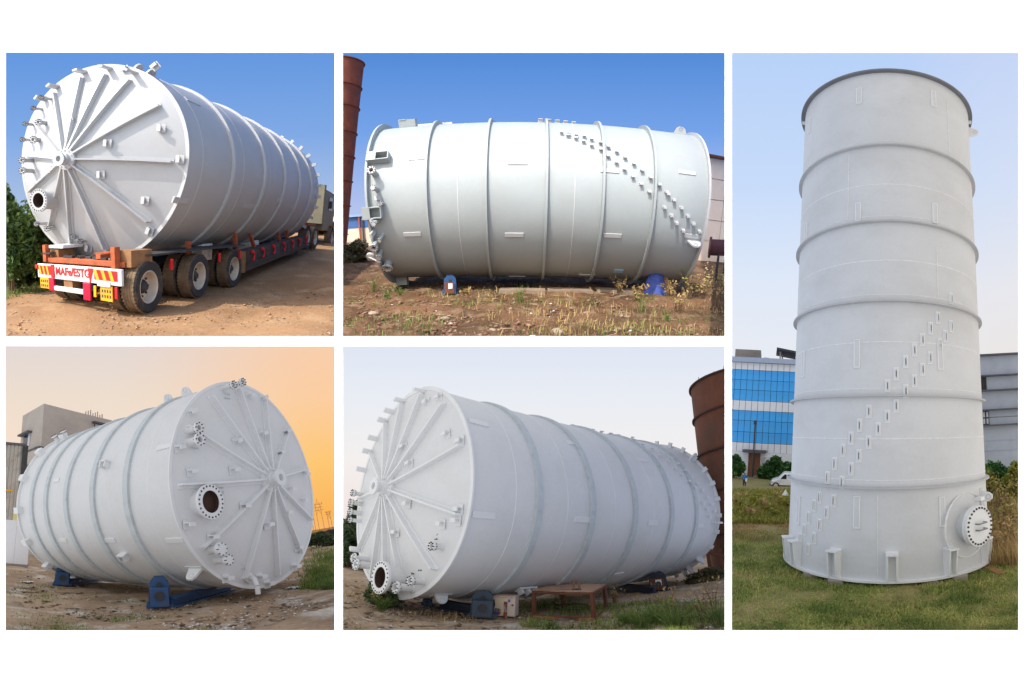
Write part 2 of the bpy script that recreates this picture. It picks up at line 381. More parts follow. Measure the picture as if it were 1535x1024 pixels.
# ------------------------------------------------------------------ skies
def sky_mat(name, rows, right=None, gain=1.0, near=None):
    """rows: (pixel row, colour) seen in that direction; right: (u0, u1, rows) blends to a second column of colours by azimuth"""
    def build(nt, L):
        g = nt.nodes.new('ShaderNodeNewGeometry'); nrm = nt.nodes.new('ShaderNodeVectorMath'); nrm.operation = 'NORMALIZE'; L(g.outputs['Position'], nrm.inputs[0])
        sp = nt.nodes.new('ShaderNodeSeparateXYZ'); L(nrm.outputs[0], sp.inputs[0])
        def mth(op, a, b=None, c=None):
            n = nt.nodes.new('ShaderNodeMath'); n.operation = op
            for i, q in enumerate((a, b, c)):
                if q is None: continue
                if isinstance(q, (int, float)): n.inputs[i].default_value = q
                else: L(q, n.inputs[i])
            return n.outputs[0]
        row = mth('MULTIPLY_ADD', mth('ARCSINE', sp.outputs[2]), -FPX, CY)
        col = mth('MULTIPLY_ADD', mth('ARCTAN2', sp.outputs[0], sp.outputs[1]), FPX, CX)
        def rp(rows):
            y0, y1 = rows[0][0], rows[-1][0]
            r = nt.nodes.new('ShaderNodeValToRGB'); e = r.color_ramp.elements
            e[0].position = 0; e[0].color = rows[0][1]; e[1].position = 1; e[1].color = rows[-1][1]
            for y, c in rows[1:-1]: q = e.new((y - y0) / (y1 - y0)); q.color = c
            L(mth('DIVIDE', mth('SUBTRACT', row, y0), y1 - y0), r.inputs[0]); return r.outputs[0]
        out = rp(rows)
        if right:
            mx = nt.nodes.new('ShaderNodeMix'); mx.data_type = 'RGBA'; mx.clamp_factor = True
            fac = mth('DIVIDE', mth('SUBTRACT', col, right[0]), right[1] - right[0])
            sm = nt.nodes.new('ShaderNodeMapRange'); sm.interpolation_type = 'SMOOTHSTEP'; L(fac, sm.inputs[0])
            L(sm.outputs[0], mx.inputs[0]); L(out, mx.inputs[6]); L(rp(right[2]), mx.inputs[7]); out = mx.outputs[2]
        if near:      # unseen near sky is tinted left and right to light and shade the tanks: near = (distance, distance, left colour, right colour, columns)
            ln = nt.nodes.new('ShaderNodeVectorMath'); ln.operation = 'LENGTH'; L(g.outputs['Position'], ln.inputs[0])
            mr = nt.nodes.new('ShaderNodeMapRange'); mr.interpolation_type = 'SMOOTHSTEP'; mr.inputs['From Min'].default_value = near[0]; mr.inputs['From Max'].default_value = near[1]; L(ln.outputs['Value'], mr.inputs[0])
            m2 = nt.nodes.new('ShaderNodeMix'); m2.data_type = 'RGBA'; L(mr.outputs[0], m2.inputs[0]); L(out, m2.inputs[7])
            m3 = nt.nodes.new('ShaderNodeMix'); m3.data_type = 'RGBA'; m3.clamp_factor = True; m3.inputs[6].default_value = near[2]; m3.inputs[7].default_value = near[3]
            L(mth('DIVIDE', mth('SUBTRACT', col, near[4]), near[5] - near[4]), m3.inputs[0]); L(m3.outputs[2], m2.inputs[6]); out = m2.outputs[2]
        if gain != 1:
            vm = nt.nodes.new('ShaderNodeVectorMath'); vm.operation = 'SCALE'; L(out, vm.inputs[0]); vm.inputs[3].default_value = gain; out = vm.outputs[0]
        return out
    return emat(name, build)
def sky_shell(k, m, far, x0, x1, y0, y1, near=W + WT, left=True, right=True, top=True, bottom=True):  # unseen sides and top are added to block sun and give soft light
    v = []; f = []
    def P(x, y, d): az = (x - CX) / FPX; return (d * math.sin(az), d * math.cos(az), d * math.tan((CY - y) / FPX))
    def sheet(fn, nu, nv):
        o = len(v)
        for j in range(nv + 1):
            for i in range(nu + 1): v.append(fn(i / nu, j / nv))
        for j in range(nv):
            for i in range(nu): q = o + j * (nu + 1) + i; f.append((q, q + 1, q + nu + 2, q + nu + 1))
    X = lambda u: x0 + (x1 - x0) * u; Y = lambda u: y0 + (y1 - y0) * u; D = lambda u: near * (far / near) ** u
    sheet(lambda a, b: P(X(a), Y(b), far), 32, 24)
    if left: sheet(lambda a, b: P(x0, Y(b), D(a)), 6, 12)
    if right: sheet(lambda a, b: P(x1, Y(b), D(a)), 6, 12)
    if top: sheet(lambda a, b: P(X(a), y0, D(b)), 16, 6)
    if bottom: sheet(lambda a, b: P(X(a), y1, D(b)), 16, 6)
    me = bpy.data.meshes.new('sky'); me.from_pydata(v, [], f); me.materials.append(m); me.update()
    return struct('sky', me)
EXPG = 1 / 2 ** vs.exposure
SKY1 = sky_mat('blue_sky_over_the_road', [(-200, lin(70, 122, 205)), (80, lin(100, 152, 224)), (200, lin(128, 170, 230)), (300, lin(168, 192, 228)), (520, lin(196, 205, 220))], gain=EXPG)
SKY2 = sky_mat('blue_sky_over_the_yard', [(-200, lin(60, 110, 195)), (80, lin(84, 140, 216)), (200, lin(118, 164, 234)), (330, lin(186, 200, 238)), (520, lin(205, 210, 225))], gain=EXPG)
SKY3 = sky_mat('sunset_sky', [(480, lin(222, 214, 216)), (600, lin(238, 222, 206)), (700, lin(250, 226, 204)), (960, lin(246, 216, 190))], (150, 500,
       [(480, lin(246, 206, 178)), (600, lin(252, 206, 160)), (690, lin(254, 200, 116)), (770, lin(252, 182, 88)), (840, lin(246, 190, 140)), (960, lin(236, 190, 150))]), gain=EXPG, near=(45, 178, lin(246, 248, 252), lin(204, 205, 214), 4, 506))
SKY4 = sky_mat('pale_evening_sky', [(480, lin(218, 227, 244)), (600, lin(234, 237, 244)), (690, lin(244, 240, 238)), (800, lin(240, 224, 220)), (960, lin(232, 214, 208))], gain=EXPG, near=(40, 145, lin(252, 252, 253), lin(176, 184, 204), 511, 1090))
SKY5 = sky_mat('soft_blue_sky', [(60, lin(182, 208, 248)), (280, lin(200, 220, 250)), (430, lin(224, 233, 248)), (560, lin(234, 236, 242)), (960, lin(225, 222, 222))], (1300, 1530,
       [(60, lin(196, 212, 246)), (280, lin(212, 224, 246)), (430, lin(232, 232, 238)), (560, lin(236, 230, 226)), (960, lin(225, 220, 216))]), gain=EXPG, near=(60, 285, lin(226, 234, 248), lin(252, 247, 241), 1094, 1532))
sky_shell(1, SKY1, 150, -90, 508.5, -250, 509, near=W + 1, left=False, right=False, top=False, bottom=False)
sky_shell(2, SKY2, 148, 508.5, 1090.5, -250, 509, near=12, left=False, right=True, top=False, bottom=False)
sky_shell(3, SKY3, 185, 2, 506.5, 513.5, 955)
sky_shell(4, SKY4, 150, 509, 1090.5, 513.5, 955)
sky_shell(5, SKY5, 300, 1093, 1534, 73, 955)

# ------------------------------------------------------------------ ground sheets
def ground(k, name, m, x0, x1, ybot, far, disp, nu=150, nv=170, amp=.05):
    d = FIT[k]; n, s = d['n'], d['s']; Bi = d['B'].T; off = float(n @ d['O'])
    V = []
    for i in range(nu + 1):
        x = x0 + (x1 - x0) * i / nu; az = (x - CX) / FPX; r = wray(x, ybot); t0 = off / float(n @ r); h0 = t0 * math.cos((CY - ybot) / FPX)
        for j in range(nv + 1):
            D = h0 * (far / h0) ** (j / nv)
            X, Y = D * math.sin(az), D * math.cos(az); Z = (off - n[0] * X - n[1] * Y) / n[2]
            V.append(Bi @ (np.array([X, Y, Z]) - d['O']))
    V = np.array(V)
    for q in V: q[2] = disp(q[0], q[1]) * amp
    F = [(i * (nv + 1) + j, (i + 1) * (nv + 1) + j, (i + 1) * (nv + 1) + j + 1, i * (nv + 1) + j + 1) for i in range(nu) for j in range(nv)]
    return struct(name, np_mesh(name, V, F, m, True), d['M'])
def fbm(x, y, sc=1., seed=0, oct=4):
    return noise.fractal(Vector((x * sc + seed * 17.3, y * sc, seed * 3.1)), 1.0, 2.1, oct)
ROADM = groundmat('sandy_dirt_road', [lin(170, 133, 97), lin(152, 116, 83), lin(182, 148, 112)], (.35, .9, 7), .35, .25)
YARD2 = groundmat('reddish_rubble_ground', [lin(130, 96, 70), lin(92, 70, 50), lin(148, 122, 96)], (.5, 2.2, 6), .8, .6, peb_col=lin(205, 180, 155))
YARD3 = groundmat('muddy_yard', [lin(186, 160, 134), lin(150, 128, 106), lin(214, 206, 196)], (.45, 1.1, 6), .8, .5, peb_col=lin(190, 175, 160))
YARD4 = groundmat('stony_dirt', [lin(188, 164, 138), lin(160, 138, 114), lin(206, 196, 184)], (.45, 1.3, 6), .8, .5, peb_col=lin(195, 180, 165))
LAWN5 = groundmat('lawn_soil', [lin(138, 134, 84), lin(152, 140, 94), lin(164, 140, 108)], (.3, 1.2, 8), .5, .2)
def road_rise(x): return .075 * min(14, max(0, x - 3.2))
def road_h(x, y):
    z = fbm(x, y, .8, 1) * .35
    for w in (-3.1, -4.7, -6.4): z -= .5 * math.exp(-((y - w - .12 * math.sin(x * .5)) / .22) ** 2) * (.6 + .4 * fbm(x, y, 1.5, 4))
    return z + (max(0, y - 2.4) * .35 if y > 2.4 else 0) + road_rise(x) / .09
ground(1, 'dirt_road', ROADM, -60, 507.5, 510.5, 60, road_h, amp=.09)
ground(2, 'ground', YARD2, 508.5, 1090.5, 510.5, 60, lambda x, y: fbm(x, y, 1.3, 2, 7), amp=.10)
ground(3, 'ground', YARD3, 3, 506, 954, 150, lambda x, y: fbm(x, y, 1.0, 3, 6), amp=.06)
ground(4, 'ground', YARD4, 509.5, 1090, 954, 130, lambda x, y: fbm(x, y, 1.0, 5, 6), amp=.06)
ground(5, 'lawn', LAWN5, 1093.5, 1533, 954, 270, lambda x, y: fbm(x, y, .8, 6, 5), amp=.06)

# ------------------------------------------------------------------ plants, grass and rubble
def leaf_cloud(n, blobs, size, seed):
    rs = np.random.RandomState(seed); b = np.array(blobs, float)      # x, y, z, rx, ry, rz
    vol = b[:, 3] * b[:, 4] * b[:, 5]; pick = rs.choice(len(b), n, p=vol / vol.sum())
    d = rs.normal(size=(n, 3)); d /= np.linalg.norm(d, axis=1)[:, None]
    rr = rs.uniform(.25, 1, n) ** .5
    wob = 1 + .22 * np.sin(d[:, 0] * 7 + pick) * np.sin(d[:, 2] * 6 + pick * 2)
    P = b[pick, :3] + d * b[pick, 3:] * (rr * wob)[:, None]
    P = P[P[:, 2] > .01]; n = len(P)
    a = rs.normal(size=(n, 3)); a /= np.linalg.norm(a, axis=1)[:, None]
    c = np.cross(a, rs.normal(size=(n, 3))); c /= np.linalg.norm(c, axis=1)[:, None]
    L = size * rs.uniform(.5, 1.35, n)[:, None]
    V = np.stack([P - a * L, P + c * L * .45, P + a * L, P - c * L * .45], 1).reshape(-1, 3)
    return V, np.arange(4 * n).reshape(-1, 4)
def bush(k, px, py, w, h, dep, n, leaf, m, label, seed, name='bush', group=None, p=None, clipx=None, sparse=1.0, bottom=.0):
    """w, h, dep in photograph pixels at its place"""
    p = p or G(k, px, py); u = U(k, p); w, h, dep = w * u, h * u, dep * u
    rs = random.Random(seed); r = root(k, name, label, name.replace('_', ' '), p, YAW(k, p), group)
    bl = []
    for i in range(12):
        f = rs.uniform(0, 1); q = rs.uniform(.14, .3)
        x = rs.uniform(-.5, .5); zt = rs.uniform(.2, 1) * (1 - .35 * abs(x) * 2)
        bl.append((x * w * .85, rs.uniform(-.4, .4) * dep, (bottom + (1 - bottom) * zt * .85) * h, w * q, dep * q * 1.2, h * q * .9))
    V, F = leaf_cloud(n, bl, leaf, seed)
    fo = part('foliage', np_mesh('foliage', V, F, m), None, r, kind='stuff')
    st = MB()
    for i in range(9):
        b = bl[i % len(bl)]; st.path([(b[0] * .25, b[1] * .3, 0), (b[0] * .6, b[1] * .6, b[2] * .55), (b[0], b[1], b[2] + b[5] * .7)], .012 + .008 * rs.random(), 5)
    part('stem', st, STEM, r, kind='stuff')
    if clipx: clip(r, k, *clipx)
    return r
def weed(k, px, py, h, m, label, seed, group, n=14, spread=.35, name='weed', heads=False, leaf=.05, nl=60, clipx=None):
    p = G(k, px, py); u = U(k, p); H = h * u; rs = random.Random(seed)
    r = root(k, name, label, 'plant', p, rs.uniform(0, 6), group)
    st = MB(); tips = []
    for i in range(n):
        a = rs.uniform(0, 2 * PI); l = rs.uniform(.1, spread) * H; z = H * rs.uniform(.55, 1.05)
        b = (math.cos(a) * l * .25, math.sin(a) * l * .25, 0); c = (math.cos(a) * l * .6, math.sin(a) * l * .6, z * .6); e = (math.cos(a) * l * 1.3, math.sin(a) * l * 1.3, z)
        w = .004 + .0025 * rs.random()
        st.tube(b, c, w, w * .8, 4, False); st.tube(c, e, w * .8, w * .3, 4, False); tips += [c, e]
    part('stem', st, STEM if heads else m, r)
    V, F = leaf_cloud(nl, [(t[0], t[1], t[2], .05 * H + .02, .05 * H + .02, .16 * H) for t in tips], leaf, seed)
    part('leaves', np_mesh('leaves', V, F, m), None, r, kind='stuff')
    if clipx: clip(r, k, *clipx)
    return r
def blades(k, name, xy, hmin, hmax, m, wid=.006, lean=.6, seed=1, zoff=-.01):
    rs = np.random.RandomState(seed); n = len(xy)
    H = rs.uniform(hmin, hmax, n); a = rs.uniform(0, 2 * PI, n); q = rs.uniform(.1, lean, n)
    P = np.c_[xy, np.full(n, zoff)]; dx = np.c_[np.cos(a), np.sin(a), np.zeros(n)]; sx = np.c_[-np.sin(a), np.cos(a), np.zeros(n)]
    up = np.array([0, 0, 1.]); w = (wid * rs.uniform(.6, 1.4, n))[:, None]; Hc = H[:, None]; qc = q[:, None]
    m1 = P + up * Hc * .55 + dx * Hc * qc * .3; tp = P + up * Hc * (1 - .3 * qc) + dx * Hc * qc
    V = np.stack([P - sx * w, P + sx * w, m1 + sx * w * .7, m1 - sx * w * .7, m1 - sx * w * .7, m1 + sx * w * .7, tp, tp], 1)
    V = np.stack([P - sx * w, P + sx * w, m1 + sx * w * .75, m1 - sx * w * .75, tp], 1).reshape(-1, 3)
    o = np.arange(n)[:, None] * 5
    F = np.concatenate([o + np.array([[0, 1, 2]]), o + np.array([[0, 2, 3]]), o + np.array([[3, 2, 4]])], 0)
    return struct(name, np_mesh(name, V, F, m), FIT[k]['M'], 'stuff')
def scatter(k, n, x0, x1, y0, y1, seed, keep=None):
    rs = np.random.RandomState(seed); out = []
    xs = rs.uniform(x0, x1, n); ys = rs.uniform(y0, y1, n)
    for x, y in zip(xs, ys):
        p = G(k, x, y)
        if keep is None or keep(p.x, p.y, x, y, rs): out.append((p.x, p.y))
    return np.array(out)
def clump(sc, th, seed): return lambda X, Y, x, y, rs: fbm(X, Y, sc, seed, 3) > th + rs.uniform(-.15, .15)
def rubble(k, name, xy, smin, smax, m, seed, flat=.6, long=1.3, thin=.9):
    rs = np.random.RandomState(seed); V = []; F = []
    base = np.array([(0,0,1),(0,0,-1),(1,0,0),(-1,0,0),(0,1,0),(0,-1,0)], float); fs = np.array([(0,2,4),(0,4,3),(0,3,5),(0,5,2),(1,4,2),(1,3,4),(1,5,3),(1,2,5)])
    for i, (x, y) in enumerate(xy):
        s = smin + (smax - smin) * rs.random_sample() ** 3; a = rs.uniform(0, 6.28); c, q = math.cos(a), math.sin(a)
        v = base * rs.uniform(.5, 1.3, (6, 1)) * s * np.array([long, thin, flat]); v = np.c_[v[:, 0] * c - v[:, 1] * q, v[:, 0] * q + v[:, 1] * c, v[:, 2]] + np.array([x, y, s * .15])
        V.append(v); F.append(fs + 6 * i)
    return struct(name, np_mesh(name, np.concatenate(V), np.concatenate(F), m), FIT[k]['M'], 'stuff')
def stone_mesh(seed, s):
    rs = np.random.RandomState(seed); bm = bmesh.new(); bmesh.ops.create_icosphere(bm, subdivisions=2, radius=1)
    for v in bm.verts:
        d = v.co.normalized(); v.co = d * (1 + .35 * noise.noise(d * 1.3 + Vector((seed, 0, 0)))); v.co.x *= 1.35; v.co.z *= .62
        v.co = Vector((round(v.co.x * 3) / 3 * .4 + v.co.x * .6, v.co.y, v.co.z)) * s
    me = bpy.data.meshes.new('stone'); bm.to_mesh(me); bm.free(); me.materials.append(STONEM); return me

# ------------------------------------------------------------------ tanks
class Tank:
    def __init__(s, k, label, paint, trim=None, name='storage_tank'):
        s.trim = trim or TRIM
        d = FIT[k]; s.k = k; s.L = d['L'] * R; s.H = d['H'] * R; s.paint = paint
        a = unit(d['a'])
        if k < 5:
            s.root = root(k, name, label, 'tank', (0, 0, (d['h'] - 1) * R))
            s.TR = T(0, 0, R) @ Matrix(((0, 0, 1, 0), (0, -1, 0, 0), (1, 0, 0, 0), (0, 0, 0, 1)))   # columns: up, right, along the axis
            s.h = d['h'] * R
        else:
            s.root = root(k, name, label, 'tank', (0, 0, .08))
            s.TR = T(0, 0, s.L) @ Matrix(((0, -1, 0, 0), (-1, 0, 0, 0), (0, 0, -1, 0), (0, 0, 0, 1)))  # columns: towards the viewer, left, down
        s.W = d['M'].inverted() @ s.root.matrix_world @ s.TR if False else None
        bpy.context.view_layer.update()
        s.F = (FIT[k]['M'].inverted() @ s.root.matrix_world) @ s.TR       # tank frame -> stage frame
        s.Fi = s.F.inverted()
    def ray(s, px, py):
        o = s.Fi @ Vector(FIT[s.k]['cam']); q = s.Fi @ Vector(FIT[s.k]['cam'] + lray(s.k, px, py)); return o, (q - o)
    def shell(s, px, py):
        o, r = s.ray(px, py); A = r.x ** 2 + r.y ** 2; b = o.x * r.x + o.y * r.y; c = o.x ** 2 + o.y ** 2 - R * R
        t = (-b - math.sqrt(max(b * b - A * c, 0))) / A; p = o + r * t; return math.atan2(p.y, p.x), p.z
    def roof(s, px, py):
        o, r = s.ray(px, py); z = -s.H / 2
        for _ in range(25):
            p = o + r * ((z - o.z) / r.z); z = -s.H * (1 - min(1.1, math.hypot(p.x, p.y) / R))
        return math.hypot(p.x, p.y), math.atan2(p.y, p.x)
    def on_shell(s, phi, z, spin=0.0):      # x along the axis, z outward
        n = Vector((math.cos(phi), math.sin(phi), 0)); return s.TR @ T(n * R + Vector((0, 0, z))) @ orient(n, (0, 0, 1)) @ RZ(spin)
    def on_roof(s, r, phi, spin=0.0, radial=False):   # z outward (away from the tank)
        n = Vector((math.cos(phi), math.sin(phi), 0)); p = n * r + Vector((0, 0, -s.H * (1 - r / R)))
        out = Vector((0, 0, -1))
        x = n if radial else s.upx()
        return s.TR @ T(p) @ orient(out, x) @ RZ(spin)
    def upx(s): return Vector((1, 0, 0))
    def part(s, name, mb, m, M=None, bevel=0, kind=None, label=None): return part(name, mb, m, s.root, s.TR if M is None else M, bevel, label, kind)
    def body(s, ring_w, ring_h, ringm, open_top=False, seams=()):
        n = 160; mb = MB(); mb.lathe([(R, 0.0)] + [(R, s.L * i / 8) for i in range(1, 9)], n)
        s.shellobj = s.part('shell', mb, s.paint)
        far = MB().lathe([(0.001, s.L - .03), (R - .004, s.L - .03)], n); s.part('base_plate', far, s.paint)
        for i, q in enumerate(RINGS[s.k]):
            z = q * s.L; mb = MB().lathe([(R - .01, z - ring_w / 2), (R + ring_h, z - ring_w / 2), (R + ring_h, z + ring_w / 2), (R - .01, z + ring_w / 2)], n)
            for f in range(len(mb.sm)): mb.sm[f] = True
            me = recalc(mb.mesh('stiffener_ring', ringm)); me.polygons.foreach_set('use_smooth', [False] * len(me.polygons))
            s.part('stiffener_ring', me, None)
        for z in seams:
            mb = MB(); pts = []
            for i in range(161):
                a = 2 * PI * i / 160; pts.append(a)
            prof = [(R - .004, z - .016), (R + .005, z - .006), (R + .005, z + .006), (R - .004, z + .016)]
            mb.lathe(prof, 160); s.part('weld_seam', mb, WELD if s.k == 5 else s.trim)
    def rim(s, z, w, h, m, name='rim'):
        mb = MB().lathe([(R - .03, z - w / 2), (R + h, z - w / 2), (R + h, z + w / 2), (R - .03, z + w / 2)], 160, closed=True)
        me = recalc(mb.mesh(name, m)); me.polygons.foreach_set('use_smooth', [False] * len(me.polygons)); s.part(name, me, None)
    def long_seam(s, phi, z0, z1):
        mb = MB(); c = s.on_shell(phi, (z0 + z1) / 2); mb.box((0, 0, .002), (z1 - z0, .016, .012)); s.part('weld_seam', mb, WELD if s.k == 5 else s.trim, c)
    def roofcone(s, ribs, rib_h=.105, rib_t=.035, r1=1.93):
        mb = MB().lathe([(.001, -s.H), (R * .5, -s.H * .5), (R - .002, 0)], 160); s.part('roof', mb, s.paint)
        for i, dg in enumerate(ribs):
            a = rad(dg); L = r1 - .16; sl = math.atan2(s.H, R)
            m = MB().hexa([(.16, -rib_t / 2, -.01), (r1, -rib_t / 2, -.01), (r1, rib_t / 2, -.01), (.16, rib_t / 2, -.01),
                           (.16, -rib_t / 2, rib_h * .9), (r1 - .05, -rib_t / 2, rib_h), (r1 - .05, rib_t / 2, rib_h), (.16, rib_t / 2, rib_h * .9)])
            m.box(((.16 + r1) / 2, rib_t * 1.2, .006), (L, rib_t * 1.6, .016))
            n = Vector((math.cos(a), math.sin(a), 0)); M = s.TR @ T(0, 0, -s.H) @ orient((0, 0, -1), n) @ RY(sl)
            s.part('rib', m, s.trim, M)
    def hub(s, ln=.34, size=1.0):
        M = s.TR @ T(0, 0, -s.H) @ orient((0, 0, -1), s.upx()) @ Matrix.Scale(size, 4)
        mb = MB().lathe([(.30, -.06), (.30, .03), (.17, .035), (.165, .12), (.12, .14), (.12, ln - .05), (.2, ln - .05), (.2, ln), (.085, ln), (.08, ln - .1), (.001, ln - .1)], 28)
        h = s.part('hub', mb, s.trim, M)
        b = MB()
        for i in range(10): a = 2 * PI * i / 10; b.box((.245 * math.cos(a), .245 * math.sin(a), .04), (.03, .03, .03))
        part('bolt_circle', b, s.paint, h, kind='stuff')
    # fittings -----------------------------------------------------------------
    def nozzle(s, M, ln=.22, r=.07, fl=.125, hole=True, elbow=None):
        ln, r, fl = ln * .9, r * .82, fl * .82
        mb = MB().lathe([(r * 1.25, -.03), (r * 1.2, .01), (r, .02), (r, ln - .04)], 18)
        o = s.part('nozzle', mb, s.paint, M)
        f = MB().lathe([(r, ln - .04), (fl, ln - .04), (fl, ln), (r * .75, ln), (r * .7, ln - .08), (.001, ln - .08)] if hole else [(r, ln - .05), (fl, ln - .05), (fl, ln - .02), (fl * .93, ln - .018), (fl * .93, ln + .012), (.001, ln + .014)], 22)
        part('flange', f, s.trim, o)
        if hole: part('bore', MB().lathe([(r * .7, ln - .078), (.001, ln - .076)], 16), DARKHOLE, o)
        b = MB()
        for i in range(8): a = 2 * PI * i / 8; b.tube((fl * .85 * math.cos(a), fl * .85 * math.sin(a), ln - .06), (fl * .85 * math.cos(a), fl * .85 * math.sin(a), ln + .02), .011, n=6)
        part('bolt_circle', b, STEELD, o, kind='stuff')
        return o
    def cleat(s, M, w=.10, l=.2, t=.02, h=.14, name='bracket'):
        w, l, h = w * .75, l * .85, h * .85
        mb = MB().box((0, 0, h / 2 - .01), (t, l, h)).box((-w / 2, 0, h - t / 2), (w, l, t)).box((-.03, 0, .006), (.16, l * 1.2, .012))
        return s.part(name, mb, s.trim, M)
    def bar(s, M, l=.2, t=.045): return s.part('pipe_stub', MB().box((0, 0, l / 2 - .02), (t, t * 2.2, l)), s.trim, M)
    def lug(s, M, h=.22, w=.3):
        pts = [(-w / 2, -.02), (w / 2, -.02), (w * .32, h * .75), (w * .15, h), (-w * .15, h), (-w * .32, h * .75)]
        o = s.part('lifting_lug', MB().prism(pts, -.02, .02), s.trim, M)
        part('lug_eye', MB().lathe([(.03, -.027), (.06, -.027), (.06, .027), (.03, .027)], 14, closed=True), s.paint, o, T(0, 0, h * .68) @ RX(PI / 2))
        part('lug_pad', MB().box((0, 0, .004), (w * 1.25, .16, .014)), s.paint, o)
        return o
    def pad(s, phi, z, l=.42, w=.11, t=.018, frame=False, spin=0):
        M = s.on_shell(phi, z, spin); mb = MB().box((0, 0, .002), (l, w, t * 2))
        if frame:
            for q in (-1, 1): mb.box((q * l / 2, 0, .006), (.022, w + .03, t * 2 + .01), None, 1); mb.box((0, q * w / 2, .006), (l + .02, .02, t * 2 + .01), None, 1)
        return s.part('reinforcing_pad', mb, [s.trim] if not frame else [s.paint, s.trim], M, bevel=.004)
    def clip_(s, phi, z, l=.13, w=.055, h=.09, base=False):
        M = s.on_shell(phi, z); mb = MB()
        if base: mb.box((0, 0, .004), (l * 1.3, w * 1.35, .016)); mb.box((0, w * .3, .02), (l, .012, .04)); mb.box((0, -w * .3, .02), (l, .012, .04)); mb.box((0, 0, .010), (l * .6, w * .24, .016), None, 1)
        else: mb.box((0, 0, h / 2 - .01), (l * .9, .02, h)).box((0, -w / 2, h - .01), (l * .9, w, .018)).box((0, 0, .003), (l * 1.1, w * 1.6, .012))
        return s.part('stair_clip', mb, [s.trim, SLOT], M)
    def manhole(s, M, r=.36, ln=.34, cover=False, bolts=22, label=None, pad=True):
        o = s.part('manhole', MB().lathe([(r * .98, -.12), (r * .98, ln - .05)], 40), s.paint, M, label=label)
        fl = r * 1.25
        if cover:
            part('flange', MB().lathe([(r, ln - .06), (fl, ln - .06), (fl, ln - .01)], 40), s.trim, o)
            c = part('cover', MB().lathe([(fl, ln - .008), (fl, ln + .035), (.001, ln + .036)], 40), s.trim, o)
            hd = MB()
            for q in (-1, 1): hd.path([(q * .06, -.12, ln + .03), (q * .06, -.12, ln + .11), (q * .06, .12, ln + .11), (q * .06, .12, ln + .03)], .016)
            part('handle', hd, SLOT, o)
        else:
            part('flange', MB().lathe([(r * .8, ln - .05), (fl, ln - .05), (fl, ln), (r * .8, ln)], 40, closed=True), s.trim, o)
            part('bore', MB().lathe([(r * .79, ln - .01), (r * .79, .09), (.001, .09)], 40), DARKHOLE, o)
        b = MB()
        for i in range(bolts):
            a = 2 * PI * i / bolts; x, y = fl * .89 * math.cos(a), fl * .89 * math.sin(a)
            b.tube((x, y, ln - .03), (x, y, ln + (.055 if cover else .006)), .02 if cover else .017, n=6)
        part('bolt_circle', b, STEELD, o, kind='stuff')
        if pad: part('reinforcing_pad', MB().lathe([(r, .004), (r * 1.75, .004), (r * 1.75, .022), (r, .022)], 40, closed=True), s.paint, o)
        return o
    def stencil(s, M, rows=2, cols=3, c=.05, seed=0):
        rs = random.Random(seed); mb = MB()
        for j in range(rows):
            for i in range(cols):
                for q in range(2):
                    a = rs.choice((0, PI / 2, .6)); mb.box((j * c * 1.5 + rs.uniform(-.012, .012), i * c * 1.1 + rs.uniform(-.01, .01), .006), (c * .22, c * .8, .004), Matrix.Rotation(a, 3, 'Z'))
        return s.part('stencil_mark', mb, BLACK, M, kind='stuff')

# ================================================================== stage 1: tank on a low-bed trailer, dirt road
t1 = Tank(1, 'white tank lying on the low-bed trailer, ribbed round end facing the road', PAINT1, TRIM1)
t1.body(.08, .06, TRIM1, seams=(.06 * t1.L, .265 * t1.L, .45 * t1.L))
t1.roofcone([-52, -26, -3, 14.5, 32.3, 59.6, 95.3, 134, 170.7, -161, -138, -105, -78]); t1.hub(.30, .68); t1.rim(.0, .03, .035, TRIM1)
for px, py, sp in ((240, 193, 1.5), (160, 215, 1.4), (150, 262, 1.5), (216, 300, 1.4), (223, 345, 1.2), (188, 103, .4), (110, 178, .2), (78, 254, 1.2), (132, 371, 1.3), (232, 98, .6), (268, 239, 1.5)):
    r_, a_ = t1.roof(px, py); t1.cleat(t1.on_roof(r_, a_, sp), .09, .15, h=.12)
for a_, r_ in ((14, 1.93), (-3, 1.93), (30, 1.95), (-24, 1.93), (-36, 1.95)):
    t1.bar(t1.on_roof(r_, rad(a_), 0, True), .3, .05)
for a_, r_, ln, rr in ((-31, 1.75, .42, .05), (-42, 1.8, .36, .05), (-55, 1.82, .34, .055), (-66, 1.7, .36, .055), (-82, 1.45, .46, .08), (-91, 1.45, .46, .085), (-134, 1.72, .5, .06), (-142, 1.66, .34, .07), (-45, 1.35, .3, .08), (-62, 1.3, .26, .09), (-166, 1.55, .2, .06), (-174, 1.6, .24, .05)):
    t1.nozzle(t1.on_roof(r_, rad(a_)), ln * .8, rr * .7, rr * 1.15)
r_, a_ = t1.roof(80, 300)
t1.manhole(t1.on_roof(r_, a_), .19, .42, pad=False, label='open manhole with a bolted flange ring')
r_, a_ = t1.roof(118, 363); t1.stencil(t1.on_roof(r_, a_), 3, 1, .07, 2)
for px, py in ((232, 90), (205, 92)): 
    r_, a_ = t1.roof(px, py); t1.lug(t1.TR @ T(R * math.cos(a_), R * math.sin(a_), .2) @ orient((math.cos(a_), math.sin(a_), 0), (0, 0, 1)), .14, .3)
for px, py in ((372, 309), (420, 300), (270, 300), (288, 152), (440, 310)):
    a_, z_ = t1.shell(px, py); t1.pad(a_, z_, .5, .12)
for a_ in range(6, 132, 11):
    t1.bar(t1.on_shell(rad(a_), t1.L - .25, 0), .18, .05)

